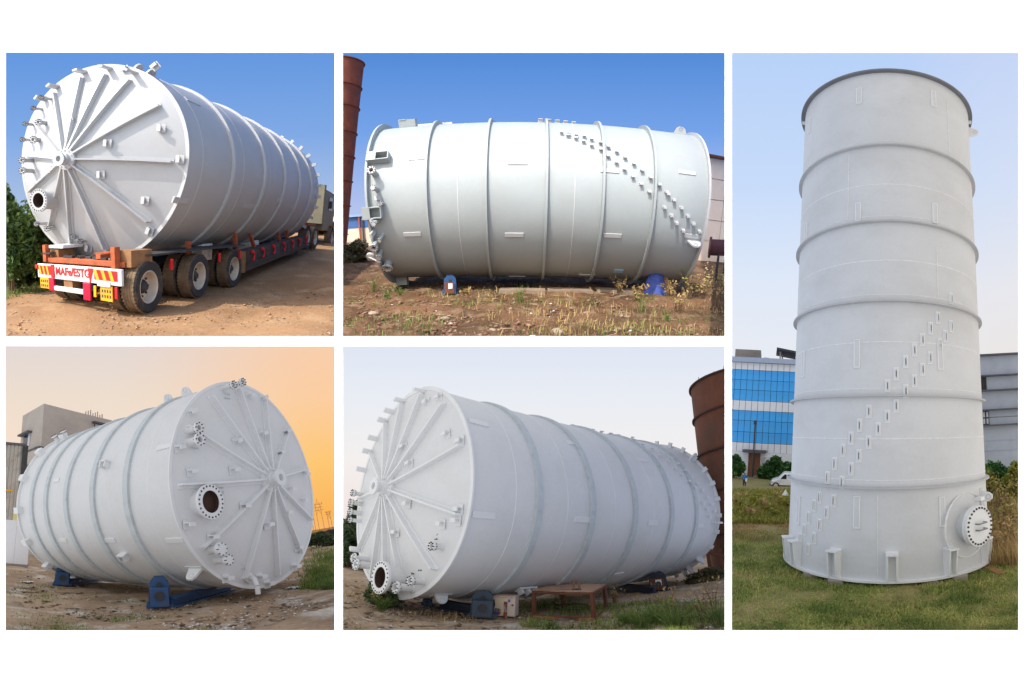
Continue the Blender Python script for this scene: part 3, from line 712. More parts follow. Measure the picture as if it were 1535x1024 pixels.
# trailer -----------------------------------------------------------------
tr = root(1, 'lowbed_trailer', 'rusty three-axle low-bed trailer carrying the white tank along the dirt road', 'trailer', (0, -.3, 0))
def rear_board(name, c, d, m, x=-1.06, parent=tr, tilt=0, **kw):
    return part(name, MB().box((0, 0, 0), d), m, parent, T(x, c[0], c[1]) @ RZ(tilt), **kw)
YT = rad(10)
rb = link(bpy.data.objects.new('rear_bumper', None)); rb.parent = tr; rb.matrix_basis = T(-1.0, 0, 0) @ RZ(-YT)
def onb(name, y, z, sy, sz, m, dx=0.0, th=.04, bevel=0):     # y: left positive; dx: proud of the board
    return part(name, MB().box((-dx, y, z), (th, sy, sz)), m, rb, bevel=bevel)
onb('bumper_board', 0, .66, 2.44, .28, WHITEP, 0, .06, .012)
def hazard(y, w):
    o = onb('hazard_plate', y, .68, w, .17, RED, .035, .012)
    st = MB()
    for i in range(3):
        x0 = -w / 2 + w * (i + .35) / 3.1; st.hexa([(-.048, y + x0, .595), (-.046, y + x0, .595), (-.046, y + x0 + w * .14, .595), (-.048, y + x0 + w * .14, .595),
            (-.048, y + x0 + w * .12, .765), (-.046, y + x0 + w * .12, .765), (-.046, y + x0 + w * .26, .765), (-.048, y + x0 + w * .26, .765)])
    part('hazard_stripe', st, YEL, o)
hazard(.95, .40); hazard(-.84, .58)
def text_mesh(txt, size, m, depth=.004):
    c = bpy.data.curves.new('lettering', 'FONT'); c.body = txt; c.size = size; c.extrude = depth; c.align_x = 'CENTER'; c.align_y = 'CENTER'; c.offset = size * .02
    o = bpy.data.objects.new('tmp', c); C.objects.link(o); dg = bpy.context.evaluated_depsgraph_get()
    me = bpy.data.meshes.new_from_object(o.evaluated_get(dg)); bpy.data.objects.remove(o); me.materials.clear(); me.materials.append(m); return me
part('lettering', text_mesh('MAFe/ESTG', .205, RED), None, rb, T(-.036, .08, .675) @ RZ(-PI / 2) @ RX(PI / 2))
part('pennant', MB().prism([(-.07, .12), (.07, .12), (.03, -.16)], -.004, .004), RED, rb, T(-.04, -.46, .66) @ RZ(PI / 2))
onb('side_strip', .68, .67, .1, .25, RED, .04, .02); onb('corner_lamp', 1.2, .74, .09, .09, RED, .05, .05, .02)
onb('number_plate', 1.0, .42, .30, .22, YELP, .02, .02); onb('number_plate', -.84, .37, .30, .26, YELP, .02, .02)
pl = MB()
for y0 in (1.0, -.84):
    for j in range(2):
        for i in range(4): pl.box((-.032, y0 - .1 + i * .066, (.455 if y0 > 0 else .41) - j * .09), (.004, .036, .05))
part('plate_lettering', pl, STEELD, rb, kind='stuff')
onb('tail_lamp', .74, .41, .17, .26, REDP, .03, .05, .015); onb('tail_lamp', -.34, .36, .2, .32, REDP, .03, .05, .015)
onb('lamp_cluster', -.80, .53, .32, .08, WHITEP, .04, .03); onb('underrun_bar', .22, .34, .9, .09, WHITEP, .02, .05, .01)
onb('bracket_block', .26, .46, .26, .2, WOOD, -.1, .2); onb('painted_recess_shade', .2, .45, .86, .24, BLACK, -.22, .05)  # solid black sheet stands for the shade in the recess behind the bumper
onb('side_reflector', -1.08, .40, .06, .2, RED, .02, .02); onb('side_reflector', -.54, .38, .06, .2, YEL, .02, .02)
part('cross_beam', MB().box((.22, 0, .86), (.22, 2.3, .1)), ORANGE, rb, bevel=.01); part('cross_beam', MB().box((.5, 0, .74), (.16, 2.3, .14)), ORANGE, rb)
part('post', MB().box((.12, 1.1, 1.0), (.09, .1, .34)), ORANGE, rb); part('post', MB().box((.05, -1.0, .98), (.12, .1, .36)), ORANGE, rb)
part('wooden_chock', MB().box((.4, -1.12, .96), (.5, .3, .28)), WOOD, rb); part('wooden_chock', MB().box((.45, 1.0, .96), (.4, .28, .2)), WOOD, rb)
part('white_beam', MB().box((.5, .95, 1.12), (.5, .5, .06)), WHITEP, rb)
jk = MB()
for i in range(10): jk.box((.2 + .2 * random.random(), -.7 + .16 * i, .93), (.1, .08 + .06 * random.random(), .05), Matrix.Rotation(random.random(), 3, 'Z'))
part('loose_scrap', jk, STEELD, rb, kind='stuff'); 
part('scrap_iron', MB().box((.3, -.45, .97), (.3, .12, .08)).tube((.2, -.3, 1.0), (.4, -.5, 1.02), .03), ORANGE, rb)
# bogie, wheels
part('bogie_frame', MB().box((1.75, 0, .58), (4.0, 1.2, .24)).box((1.75, .4, .4), (3.9, .1, .2)).box((1.75, -.4, .4), (3.9, .1, .2)), STEELD, tr, bevel=.01)
fen = MB()
for y0 in (-1.14, 1.0):
    fen.box((1.4, y0, 1.0), (4.3, .5 if y0 < 0 else .2, .03))
part('fender', fen, STEELD, tr)
def wheel_meshes(r, w):
    ty = MB().lathe([(r * .62, -w * .46), (r * .93, -w * .5), (r * .99, -w * .40)], 40)
    ty.lathe([(r * .99, w * .40), (r * .93, w * .5), (r * .62, w * .46)], 40)
    td = MB().lathe([(r * .99, -w * .4), (r, -w * .34), (r, -w * .2), (r * .985, -w * .19), (r * .985, -w * .15), (r, -w * .14), (r, -w * .02), (r * .985, -w * .01), (r * .985, w * .03), (r, w * .04), (r, w * .16), (r * .985, w * .17), (r * .985, w * .21), (r, w * .22), (r, w * .34), (r * .99, w * .4)], 40)
    for i in range(40):
        a = 2 * PI * i / 40
        for q in (-1, 1): td.box((r * 1.0 * math.cos(a), r * 1.0 * math.sin(a), q * w * .37), (.02, .028, w * .12), Matrix.Rotation(a, 3, 'Z'))
    rm = MB().lathe([(r * .63, -w * .46), (r * .60, -w * .47), (r * .57, -w * .4), (r * .54, -w * .1), (r * .50, w * .06), (r * .3, w * .1), (.001, w * .1)], 36)
    hb = MB().lathe([(r * .28, w * .09), (r * .26, -w * .05), (r * .2, -w * .18), (r * .12, -w * .3), (.001, -w * .31)], 20)
    for i in range(8): a = 2 * PI * i / 8; hb.tube((r * .38 * math.cos(a), r * .38 * math.sin(a), w * .11), (r * .38 * math.cos(a), r * .38 * math.sin(a), -w * .02), .02, n=6)
    return (ty.mesh('tyre', RUBBER), td.mesh('tread', TREAD), rm.mesh('rim', RIM), hb.mesh('wheel_hub', STEELD))
WM = wheel_meshes(.455, .30)
def wheel(parent, x, y, z=.43, side=-1):      # outer face towards side * Y
    w = link(bpy.data.objects.new('wheel', WM[0])); w.parent = parent; w.matrix_basis = T(x, y, z) @ RX(-PI / 2 if side > 0 else PI / 2) @ RX(PI if False else 0) @ Matrix.Scale(-1, 4, (0, 0, 1)) if False else T(x, y, z) @ RX(PI / 2 if side > 0 else -PI / 2)
    for nme, me in zip(('tread', 'rim', 'wheel_hub'), WM[1:]):
        q = link(bpy.data.objects.new(nme, me)); q.parent = w
    return w
for ax in (-.67, 1.19, 3.0):
    for y, sd in ((-1.22, -1), (-.88, -1), (.92, 1), (.58, 1)): wheel(tr, ax + (.5 if y > 0 else 0), y, .455, sd)
    part('axle', MB().tube((ax, -1.0, .43), (ax, 1.0, .43), .07), STEELD, tr)
# deck, side rails
part('deck', MB().box((6.6, 0, .58), (6.0, 2.1, .22)), DECK, tr)
part('gooseneck_plate', MB().hexa([(3.35, -1.36, .32), (3.7, -1.36, .3), (3.7, 1.36, .3), (3.35, 1.36, .32), (3.35, -1.36, .86), (3.7, -1.36, .84), (3.7, 1.36, .84), (3.35, 1.36, .86)]), WOOD, tr)
for sy in (-1, 1):
    y0, y1 = (-1.40, -1.05) if sy < 0 else (1.05, 1.40)
    sr = part('side_rail', MB().hexa([(3.72, y0, .34), (9.7, y0, .80), (9.7, y1, .80), (3.72, y1, .34), (3.72, y0, .84), (9.7, y0, 1.20), (9.7, y1, 1.20), (3.72, y1, .84)]), DECK, tr)
    pk = MB()
    for i in range(9):
        x = 4.0 + i * .66; z = .47 + (x - 3.72) * .066; pk.box((x, y0 - .004 if sy < 0 else y1 + .004, z + .17), (.5, .03, .2))
    part('rail_pocket', pk, STEELD, sr); 
    part('rail_flange', MB().hexa([(3.72, y0 - .05, .50), (9.7, y0 - .05, .90), (9.7, y1 + .05, .90), (3.72, y1 + .05, .50), (3.72, y0 - .05, .55), (9.7, y0 - .05, .95), (9.7, y1 + .05, .95), (3.72, y1 + .05, .55)]), STEELD, sr)
for i, x in enumerate((3.95, 4.7, 5.6, 6.6, 7.5, 8.3, 9.2)):
    z = .70 + (x - 3.7) * .06
    hk = MB(); pts = [(x + .07 * math.cos(a) - .02, -1.47, z + .11 * math.sin(a)) for a in [rad(v) for v in range(-140, 150, 40)]]
    hk.path(pts, .026, 6).box((x - .05, -1.45, z + .12), (.12, .04, .08)); part('red_hook', hk, RED, tr)
for x, z1, lean in ((3.5, 1.3, .12), (4.9, 1.28, -.3), (7.2, 1.42, -.28), (7.9, 1.5, .05), (1.1, 1.16, .1)):
    part('stake', MB().hexa([(x - .05, -1.2, .8), (x + .05, -1.2, .8), (x + .05, -1.1, .8), (x - .05, -1.1, .8), (x - .05 + lean, -1.12, z1), (x + .05 + lean, -1.12, z1), (x + .05 + lean, -1.04, z1), (x - .05 + lean, -1.04, z1)]), ORANGE, tr)
for x in (2.1, 5.2, 7.6):
    part('saddle', MB().hexa([(x, -.95, .68), (x + .5, -.95, .68), (x + .5, -.2, .68), (x, -.2, .68), (x, -.95, 1.06), (x + .5, -.95, 1.06), (x + .5, -.2, .8), (x, -.2, .8)]), WHITEP, tr)
for x in (-.1, 1.9, 3.05): part('red_tag', MB().box((x, -1.46, .8), (.06, .05, .2)), RED, tr, bevel=.01)
# tractor -----------------------------------------------------------------
tk = root(1, 'tractor_truck', 'olive grey tractor truck pulling the low-bed trailer, seen past the tank end', 'truck', (-2.5, -.3, road_rise(11.8)))
part('chassis', MB().box((14.6, 0, .72), (6.0, 1.0, .24)), STEELD, tk); part('fifth_wheel', MB().box((12.9, 0, .95), (1.6, 1.6, .12)), ORANGE, tk)
for ax in (12.4, 13.6, 16.9):
    for y, sd in ((-1.2, -1), (1.2, 1)): wheel(tk, ax, y, .455, sd)
part('mudguard', MB().box((12.4, -1.2, .98), (1.2, .5, .05)), ORANGE, tk); part('mudguard', MB().box((17.2, -1.2, 1.0), (1.0, .5, .06)), ORANGE, tk)
cb = part('cab', MB().prism([(15.3, .75), (17.4, .75), (17.5, 1.6), (17.2, 2.55), (15.3, 2.6)], -1.2, 1.2), mat('olive_grey_cab', lin(120, 114, 92), .6), tk, bevel=.04)
part('side_window', MB().box((16.5, -1.21, 2.0), (.8, .03, .6)), GLASSD, cb); part('bumper', MB().box((17.6, 0, .7), (.2, 2.4, .3)), ORANGE, tk); part('headlamp', MB().box((17.5, -1.22, .85), (.3, .06, .25)), WHITEP, tk)
part('mirror', MB().box((17.2, -1.4, 2.0), (.1, .16, .36)), BLACK, tk); part('tarpaulin_panel', MB().box((15.0, -.2, 1.9), (.3, 2.1, 1.7)), mat('olive_tarpaulin', lin(128, 122, 100), .9, var=.15), tk)

# hedge and verge, far things
bush(1, 16, 440, 64, 165, 60, 10000, .075, LEAF1, 'broad green bush at the left edge beside the dirt road', 31, group='bushes beside the dirt road')
bush(1, 62, 425, 80, 118, 60, 8000, .075, LEAF1, 'green bush just behind the trailer rear bumper', 32, group='bushes beside the dirt road')
bush(1, -30, 430, 70, 150, 60, 6000, .08, LEAF1, 'green bush cut by the left edge of the opening', 33, group='bushes beside the dirt road')
p_ = AT(1, 30, 400, 14); bush(1, 0, 0, 120, 165, 80, 9000, .09, LEAF1, 'tall green bush behind the nearer roadside bushes', 34, group='bushes beside the dirt road', p=Vector((p_.x, p_.y, 0)))
blades(1, 'verge_grass', scatter(1, 5200, -40, 110, 418, 462, 5, lambda X, Y, x, y, rs: Y > 1.9 + fbm(X, Y, 1, 7) * .4), .05, .2, GRASSG, .008, .8, 3)
blades(1, 'dry_leaves', scatter(1, 900, -20, 150, 425, 465, 6, lambda X, Y, x, y, rs: Y > 1.6), .02, .05, GRASSD, .02, 1.4, 4)
pb = AT(1, 492, 340, 30); pb = Vector((pb.x, pb.y, road_rise(30)))
bd = root(1, 'warehouse', 'cream warehouse far down the dirt road at the right edge', 'building', AT(1, 500, 335, 46).to_2d().to_3d(), YAW(1, AT(1, 500, 335, 46)))
hb_ = VZ(1, AT(1, 490, 300, 46), 490, 291); part('wall', MB().box((1.6, 3, hb_ / 2), (6.0, 6, hb_)), BEIGE, bd); part('roof', MB().box((1.6, 3, hb_ + .06), (6.2, 6.2, .12)), WHITEP, bd)
part('window', MB().box((-.2, -.02, hb_ * .62), (.3, .06, .6)), GLASSD, bd); part('window', MB().box((.9, -.02, hb_ * .62), (.9, .06, .08)), GLASSD, bd)
clip(bd, 1, right=507)
pbs = AT(1, 497, 345, 27); bush(1, 0, 0, 34, 26, 30, 2500, .12, LEAF1, 'low green bush at the right end of the dirt road', 36, group='bushes beside the dirt road', p=Vector((pbs.x, pbs.y, road_rise(30) - .1)), clipx=(None, 507))
blades(1, 'dry_grass', scatter(1, 500, 484, 505, 345, 362, 8), .1, .4, GRASSD, .02, .7, 9)
def road_scatter(n, x0, x1, y0, y1, seed): return scatter(1, n, x0, x1, y0, y1, seed)
rubble(1, 'road_grit', road_scatter(700, 9, 500, 430, 506, 3), .008, .035, STONEM, 5)
rubble(1, 'road_clods', scatter(1, 900, 9, 500, 425, 506, 7), .008, .04, mat('sandy_clod', lin(176, 136, 98), .95, var=.25, vscale=3, fine=.2), 8, .5)
rubble(1, 'dark_road_debris', scatter(1, 120, 455, 500, 395, 450, 4), .01, .05, DECK, 6)

# ================================================================== stage 2: tank lying in the yard, seen from the side
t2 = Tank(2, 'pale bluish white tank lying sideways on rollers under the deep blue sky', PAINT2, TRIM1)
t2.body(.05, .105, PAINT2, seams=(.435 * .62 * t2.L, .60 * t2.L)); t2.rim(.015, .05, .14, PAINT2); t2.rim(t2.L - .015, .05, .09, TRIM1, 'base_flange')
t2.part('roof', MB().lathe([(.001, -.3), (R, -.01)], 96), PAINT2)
for px, py in ((618, 351), (771, 352), (918, 353), (1038, 354), (626, 237), (776, 244), (914, 256), (1030, 259), (775, 414), (880, 412)):
    a_, z_ = t2.shell(px, py); t2.pad(a_, z_, .40, .10)
UP2 = [(198,603),(248,608),(303,620),(360,628),(412,648),(475,672),(530,700),(590,733),(650,773),(712,815),(770,860),(830,910),(893,960),(945,1013),(245,622),(300,640),(355,662),(412,690),(478,718),(530,763),(588,806),(645,853),(705,903),(765,955),(822,1008)]
CL2 = [(800 + u / 4.762, 75 + v / 4.762) for u, v in UP2] + [(800 + u / 4.655, 290 + v / 4.655) for u, v in ((975,43),(1028,97),(1072,153),(1112,205),(1155,258),(935,2),(910,93),(958,148),(995,200),(1040,252))]
for px, py in CL2: a_, z_ = t2.shell(px, py); t2.clip_(a_, z_, .085, .045, .10)
for a_, z_ in ((6, 2.1), (4, 2.3), (2, 2.5), (0, 2.7), (-2, 2.9)): t2.clip_(rad(a_), z_ + 1.6, .12, .06, .11)
def chair2(px, py, w=.34, l=.46, spin=0):
    a_, z_ = t2.shell(px, py); M = t2.on_shell(a_, z_, spin); h = .2
    mb = MB().box((l / 2 - .01, 0, h / 2), (.025, w, h)).box((0, w / 2, h / 2), (l, .022, h)).box((0, -w / 2, h / 2), (l, .022, h)).box((-l * .25, 0, h), (l * .4, w + .05, .025))
    return t2.part('anchor_chair', mb, PAINT2, M, bevel=.004)
chair2(569, 240, .2, .5); chair2(560, 318, .24, .46); chair2(612, 189, .2, .4); chair2(603, 422, .2, .3)
for px, py, ln, rr in ((563, 262, .34, .085), (573, 305, .2, .06), (565, 362, .34, .09), (582, 394, .2, .12), (567, 330, .4, .06), (574, 352, .34, .05), (571, 376, .3, .07), (566, 285, .36, .06)):
    a_, z_ = t2.shell(px, py); t2.nozzle(t2.on_shell(a_, z_), ln, rr, rr * 1.35, hole=rr > .07)
for px, py in ((562, 346), (563, 328), (570, 298)): a_, z_ = t2.shell(px, py); t2.bar(t2.on_shell(a_, z_, .2), .36, .05)
a_, z_ = t2.shell(556, 382); t2.part('valve_rod', MB().tube((-.1, 0, .04), (.3, .02, .3), .02).lathe([(.03, .0), (.1, .02), (.1, .08), (.03, .1)], 16), TRIM1, t2.on_shell(a_, z_))
for px in (620, 632, 655, 660): a_, z_ = t2.shell(px, 192); t2.part('top_fitting', MB().box((0, 0, .05), (.2, .12, .14)), TRIM1, t2.on_shell(rad(-4), z_))
a_, z_ = t2.shell(1046, 362); t2.lug(t2.on_shell(a_, t2.L - .2), .3, .34)
a_, z_ = t2.shell(1005, 214); t2.lug(t2.on_shell(rad(8), t2.L - .3), .2, .34)
a_, z_ = t2.shell(927, 406); t2.part('name_plate', MB().box((0, 0, .01), (.22, .14, .02)), mat('pale_blue_plate', lin(150, 185, 210), .4), t2.on_shell(a_, z_))

def roller(k, px, py, label, w=22, h=26, group=None, mats=(BLUE, STEELD), beam=None, yaw=None, plate=False):
    """roller stand of a tank turning rig; sizes in photograph pixels at its place, the beam runs to the other side (x metres)"""
    p = G(k, px, py); u = U(k, p); w *= u; h *= u
    r = root(k, 'roller_stand', label, 'roller stand', p, YAW(k, p) if yaw is None else yaw, group)
    part('base_plate', MB().box((0, .2, .03), (w * 1.15, w * 1.5, .06)), mats[0], r)
    for q in (-1, 1): part('side_plate', MB().prism([(-w * .5, 0), (w * .5, 0), (w * .42, h * .8), (w * .2, h), (-w * .2, h), (-w * .42, h * .8)], q * w * .34 - .012 + .2, q * w * .34 + .012 + .2), mats[0], r)
    rl = part('roller', MB().tube((0, .2 - w * .28, h * .74), (0, .2 + w * .28, h * .74), h * .24, n=24), RUBBER, r)
    part('roller_hub', MB().tube((0, .2 - w * .46, h * .74), (0, .2 + w * .46, h * .74), h * .08, n=12), STEELD, rl)
    g = part('gearbox', MB().box((0, -.06, h * .36), (w * .8, w * .5, h * .62)), mats[0], r, bevel=.012)
    part('motor_cap', MB().tube((0, -.06 - w * .25, h * .42), (0, -.06 - w * .32, h * .42), h * .14, n=16), mats[1], g)
    if plate: part('front_plate', MB().box((-w * .06, -.07 - w * .25, h * .4), (w * .66, .02, h * .62)), RUST, g); part('label_plate', MB().box((w * .02, -.085 - w * .25, h * .5), (w * .3, .01, h * .3)), WHITEP, g)
    return r
r2 = roller(2, 675, 441, 'blue roller stand with a rusty front plate under the tank left half', 21, 27, 'roller stands under the side-on tank', plate=True)
r2b = roller(2, 985, 438, 'roller stand hidden under blue and tan cloth at the tank right end', 30, 27, 'roller stands under the side-on tank', (STEELD, STEELD))
def cloth(k, px, py, w, h, label, m, seed, name='cloth'):
    p = G(k, px, py); u = U(k, p); w *= u; h *= u; V = []; F = []; n = 26
    for j in range(n):
        for i in range(n):
            a = 2 * PI * i / (n - 1) ; t = j / (n - 1); rr = (w / 2) * (.22 + .78 * t ** .6) * (1 + .12 * math.sin(5 * a + seed) * t + .05 * fbm(i, j, .5, seed)); z = h * (1 - t ** 2.2) + .05 * fbm(i, j, .35, seed + 1)
            V.append((rr * math.cos(a), rr * math.sin(a) * .7, max(.01, z)))
    F = [(j * n + i, j * n + i + 1, (j + 1) * n + i + 1, (j + 1) * n + i) for j in range(n - 1) for i in range(n - 1)]
    return solo(k, name, np_mesh(name, V, F, m, True), label, 'cloth', p, YAW(k, p))
cloth(2, 980, 441, 34, 31, 'crumpled blue cloth draped over the right-hand roller stand', CLOTHB, 1); cloth(2, 993, 440, 26, 24, 'dirty tan cloth lying against the blue draped cloth', CLOTHT, 4)
pc_ = G(2, 810, 440); uu = U(2, pc_)
for i in (1, 2, 3): solo(2, 'concrete_beam', MB().box((0, 0, .0), (uu * 69, .5, .15)).mesh('concrete_beam', mat('dusty_concrete', lin(150, 132, 112), .95, var=.2, vscale=3, fine=.2, stain=lin(112, 88, 66), stain_amt=.5)), 'long concrete beam on the ground under the side-on tank, %s of three in the row' % ('', 'leftmost', 'middle one', 'rightmost')[i], 'concrete beam', G(2, 712 + i * 71, 438), YAW(2, pc_) + .01 * i, 'concrete beams under the side-on tank')
# rusty vessel on the left, far buildings, scrap on the right
def rusty_vessel(k, px_edge, top, base_p, rr, label, m, side, rings, lean=0, clipx=None, wall=.05, rim_m=RUST, h=None, tilt_axis=None):
    yaw = YAW(k, base_p); c = math.cos(yaw), math.sin(yaw)
    ctr = Vector((base_p[0] + side * rr * c[0], base_p[1] + side * rr * c[1], 0)); H = h or VZ(k, base_p, px_edge, top)
    r = root(k, 'rusty_vessel', label, 'vessel', ctr, yaw, None, RY(lean))
    part('shell', MB().lathe([(rr, 0), (rr, H * .33), (rr, H * .66), (rr, H), (rr - wall, H), (rr - wall, 0)], 96), m, r)
    for z in rings: 
        me = recalc(MB().lathe([(rr - .01, z * H - .025), (rr + .07, z * H - .025), (rr + .07, z * H + .025), (rr - .01, z * H + .025)], 96).mesh('stiffener_ring', rim_m)); me.polygons.foreach_set('use_smooth', [False] * len(me.polygons)); part('stiffener_ring', me, None, r)
    mb = MB()
    for i in range(36): a = 2 * PI * i / 36; mb.tube((rr * math.cos(a), rr * math.sin(a), H - .05), (rr * math.cos(a), rr * math.sin(a), H + .06 + .06 * (i % 3 == 0)), .008, n=5)
    part('top_pin', mb, rim_m, r, kind='stuff')
    if clipx: clip(r, k, *clipx)
    return r
pv = G(2, 518, 382)
rusty_vessel(2, 534, 88, pv, 1.5, 'tall red-brown rusty vessel standing at the left beside the side-on tank', RUSTR, -1, (.995, .86, .75, .62, .5, .38, .26, .12), rad(9.4), (509, None), rim_m=RUSTR)
ps = AT(2, 534, 345, 40); sh = root(2, 'blue_shed', 'low blue-walled shed far behind at the left of the side-on tank', 'building', (ps.x, ps.y, 0), YAW(2, ps))
u_ = U(2, ps); z0 = VZ(2, ps, 534, 353); z1 = VZ(2, ps, 534, 342); z2 = VZ(2, ps, 534, 325)
part('wall', MB().box((6 * u_, 1, z0 / 2 + (z1 - 0) / 2 - z0 / 2), (64 * u_, 2, z1)), BEIGE, sh); part('blue_wall', MB().box((6 * u_, 1, (z1 + z2) / 2), (64 * u_, 2.05, z2 - z1)), mat('faded_blue_sheet', lin(70, 110, 168), .7), sh)
part('roof', MB().box((6 * u_, 1, z2 + .08), (66 * u_, 2.4, .16)), mat('pale_blue_roof', lin(150, 180, 215), .7), sh); part('post', MB().box((5 * u_, -.1, z2 / 2), (.12, .12, z2)), ORANGE, sh); part('post', MB().box((10 * u_, -.1, z2 / 2), (.12, .12, z2)), STEELD, sh)
clip(sh, 2, 509.5)
pq = AT(2, 532, 378, 22); bush(2, 0, 0, 46, 36, 30, 5000, .07, LEAF2, 'dark brown scrub bush behind the left end of the side-on tank', 41, 'scrub_bush', None, Vector((pq.x, pq.y, 0)), (509.5, None))
pr = AT(2, 1065, 350, 26); wb = root(2, 'factory_building', 'beige panelled factory building rising behind the right end of the side-on tank', 'building', (pr.x, pr.y, 0), YAW(2, pr) + .5)
zt = VZ(2, pr, 1065, 233); u_ = U(2, pr)
for j in range(5):
    for i in range(7):
        w_ = 32 * u_; part('cladding_panel', MB().box((-1.1 * w_ + i * w_ + w_ / 2, 1.0, zt * (j + .5) / 5), (w_ - .03, .3, zt / 5 - .04)), BEIGE if (i > 0 or j < 4) else FASCIA, wb)
part('wall', MB().box((2.4 * 32 * u_, 3.0, zt / 2 - .02), (7 * 32 * u_, 3.6, zt - .1)), BEIGE, wb); part('roof', MB().box((2.4 * 32 * u_, 2.6, zt + .06), (7.1 * 32 * u_, 4.4, .12)), RUST, wb)
clip(wb, 2, None, 1089.5)
pp = G(2, 1076, 398); pu = root(2, 'scrap_pipe', 'dark maroon scrap pipe on legs behind the right end of the side-on tank', 'pipe', AT(2, 1076, 372, 15.5).to_2d().to_3d(), YAW(2, pp))
MAR = mat('maroon_paint', lin(86, 42, 46), .7, var=.3, stain=lin(60, 40, 38), stain_amt=.4); zp = VZ(2, AT(2, 1076, 372, 15.5), 1076, 372)
part('pipe', MB().tube((-.25, 0, zp), (1.2, .2, zp + .1), .28, n=24), MAR, pu); part('flange', MB().tube((-.3, 0, zp), (-.22, 0, zp), .36, n=24), MAR, pu)
part('leg', MB().box((.05, -.1, zp / 2 - .1), (.08, .08, zp)), STEELD, pu); part('leg', MB().box((.3, .1, zp / 2 - .1), (.08, .08, zp)), STEELD, pu); clip(pu, 2, None, 1089.5)
# rubble and plants
rubble(2, 'rubble', scatter(2, 1500, 509, 1090, 424, 507, 12, clump(.9, -.1, 14)), .008, .06, mat('brown_stone', lin(142, 116, 94), .95, var=.35, vscale=3, fine=.25, bump=.4), 12)
rubble(2, 'twigs', scatter(2, 420, 509, 1090, 424, 507, 17), .02, .09, mat('dry_twig', lin(150, 126, 100), .95, var=.4, vscale=2), 18, .18, 3.2, .22)
rubble(2, 'pale_litter', scatter(2, 90, 509, 1090, 430, 507, 19), .012, .045, PLASTIC, 20, .3, 1.4, .8)
rubble(2, 'clay_lumps', scatter(2, 2600, 509, 1090, 424, 507, 13), .008, .055, mat('clay_lump', lin(122, 86, 62), .95, var=.25, fine=.2), 14)
blades(2, 'dry_grass', scatter(2, 2400, 640, 1090, 436, 506, 14, clump(.7, .05, 3)), .05, .22, GRASSD, .006, .8, 5)
blades(2, 'short_grass', scatter(2, 7500, 510, 1090, 405, 504, 15, clump(.6, .05, 8)), .03, .12, GRASSG, .006, .9, 6)
for i, (px, py, h, m, hd) in enumerate(((1052, 452, 36, GRASSD, 1), (1072, 462, 60, GRASSD, 1), (1034, 448, 44, LEAFY, 1), (1016, 470, 40, GRASSD, 1), (1082, 440, 34, LEAFY, 1), (1003, 446, 26, GRASSD, 1), (955, 452, 24, GRASSD, 1), (925, 440, 24, GRASSD, 1), (960, 470, 28, GRASSG, 0), (1000, 485, 22, GRASSG, 0), (560, 438, 22, GRASSG, 0), (582, 450, 20, GRASSG, 0), (600, 446, 16, GRASSG, 0), (735, 456, 18, GRASSD, 0), (778, 452, 22, GRASSG, 0), (700, 447, 14, GRASSD, 1), (845, 500, 12, GRASSD, 0))):
    weed(2, px, py, h, m, 'dry weed tuft growing in the rubble before the side-on tank' if m != GRASSG else 'green weed tuft growing in the rubble before the side-on tank', 60 + i, 'weeds in the rubble yard' if m != GRASSG else 'green tufts in the rubble yard', 16, .5, heads=bool(hd), leaf=.035, nl=150 if hd else 30, clipx=(None, 1089.5) if px > 1030 else None)
for i, (px, py, s_, l_) in enumerate(((838, 498, .10, 'pinkish stone near the bottom of the rubble yard'), (668, 478, .07, 'grey stone lying left of centre in the rubble'), (738, 496, .06, 'pale flat stone in the front rubble'), (560, 470, .08, 'brown stone at the left of the rubble yard'), (880, 470, .07, 'small stone below the middle of the side-on tank'), (940, 476, .06, 'pale stone beside the green tuft'))):
    solo(2, 'stone', stone_mesh(20 + i, s_), l_, 'stone', G(2, px, py), i, 'stones in the rubble yard')

# ================================================================== stage 3: sunset, tank on blue roller stands
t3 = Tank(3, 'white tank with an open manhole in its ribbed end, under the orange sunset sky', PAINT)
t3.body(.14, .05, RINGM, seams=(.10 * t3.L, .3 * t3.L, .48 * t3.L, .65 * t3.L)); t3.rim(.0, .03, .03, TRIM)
t3.rim(t3.L - .02, .05, .05, TRIM, 'base_flange')
t3.roofcone([-31, -4.6, 21, 49, 81, 117, 144, 171.5, -161, -127, -92, -59.4]); t3.hub(.30, .8)
r_, a_ = t3.roof(303, 754); t3.manhole(t3.on_roof(r_, a_), .235, .2, pad=False, label='open manhole with a bolted flange ring')
for px, py, ln, rr in ((333, 583, .34, .06), (347, 579, .34, .06), (282, 646, .3, .075), (281, 664, .34, .085), (316, 824, .26, .09), (324, 840, .3, .075)):
    r_, a_ = t3.roof(px, py); t3.nozzle(t3.on_roof(r_, a_), ln, rr, rr * 1.6, hole=py < 700)
for px, py, sp in ((372, 592, .4), (391, 587, .4), (391, 649, .4), (417, 677, .4), (426, 646, .4), (433, 732, 0), (352, 660, .4), (276, 609, .4), (266, 669, .2), (348, 703, .1), (285, 705, .1), (364, 757, 0), (399, 785, .1), (316, 803, 0), (427, 767, 0), (444, 819, 0), (388, 863, .1), (334, 872, 0), (442, 855, 0), (399, 890, 0), (280, 784, 0), (455, 710, 0), (452, 749, 0)):
    r_, a_ = t3.roof(px, py); r_ = min(r_, 1.94); t3.cleat(t3.on_roof(r_, a_, sp), .08, .16, h=.16)
r_, a_ = t3.roof(372, 866); t3.part('drain_pipe', MB().path([(0, 0, 0), (0, .03, .14), (-.12, .1, .2), (-.26, .16, .2)], .045, 10).lathe([(.03, .0), (.1, .01), (.1, .03), (.03, .04)], 16), TRIM, t3.on_roof(r_, a_, .4))
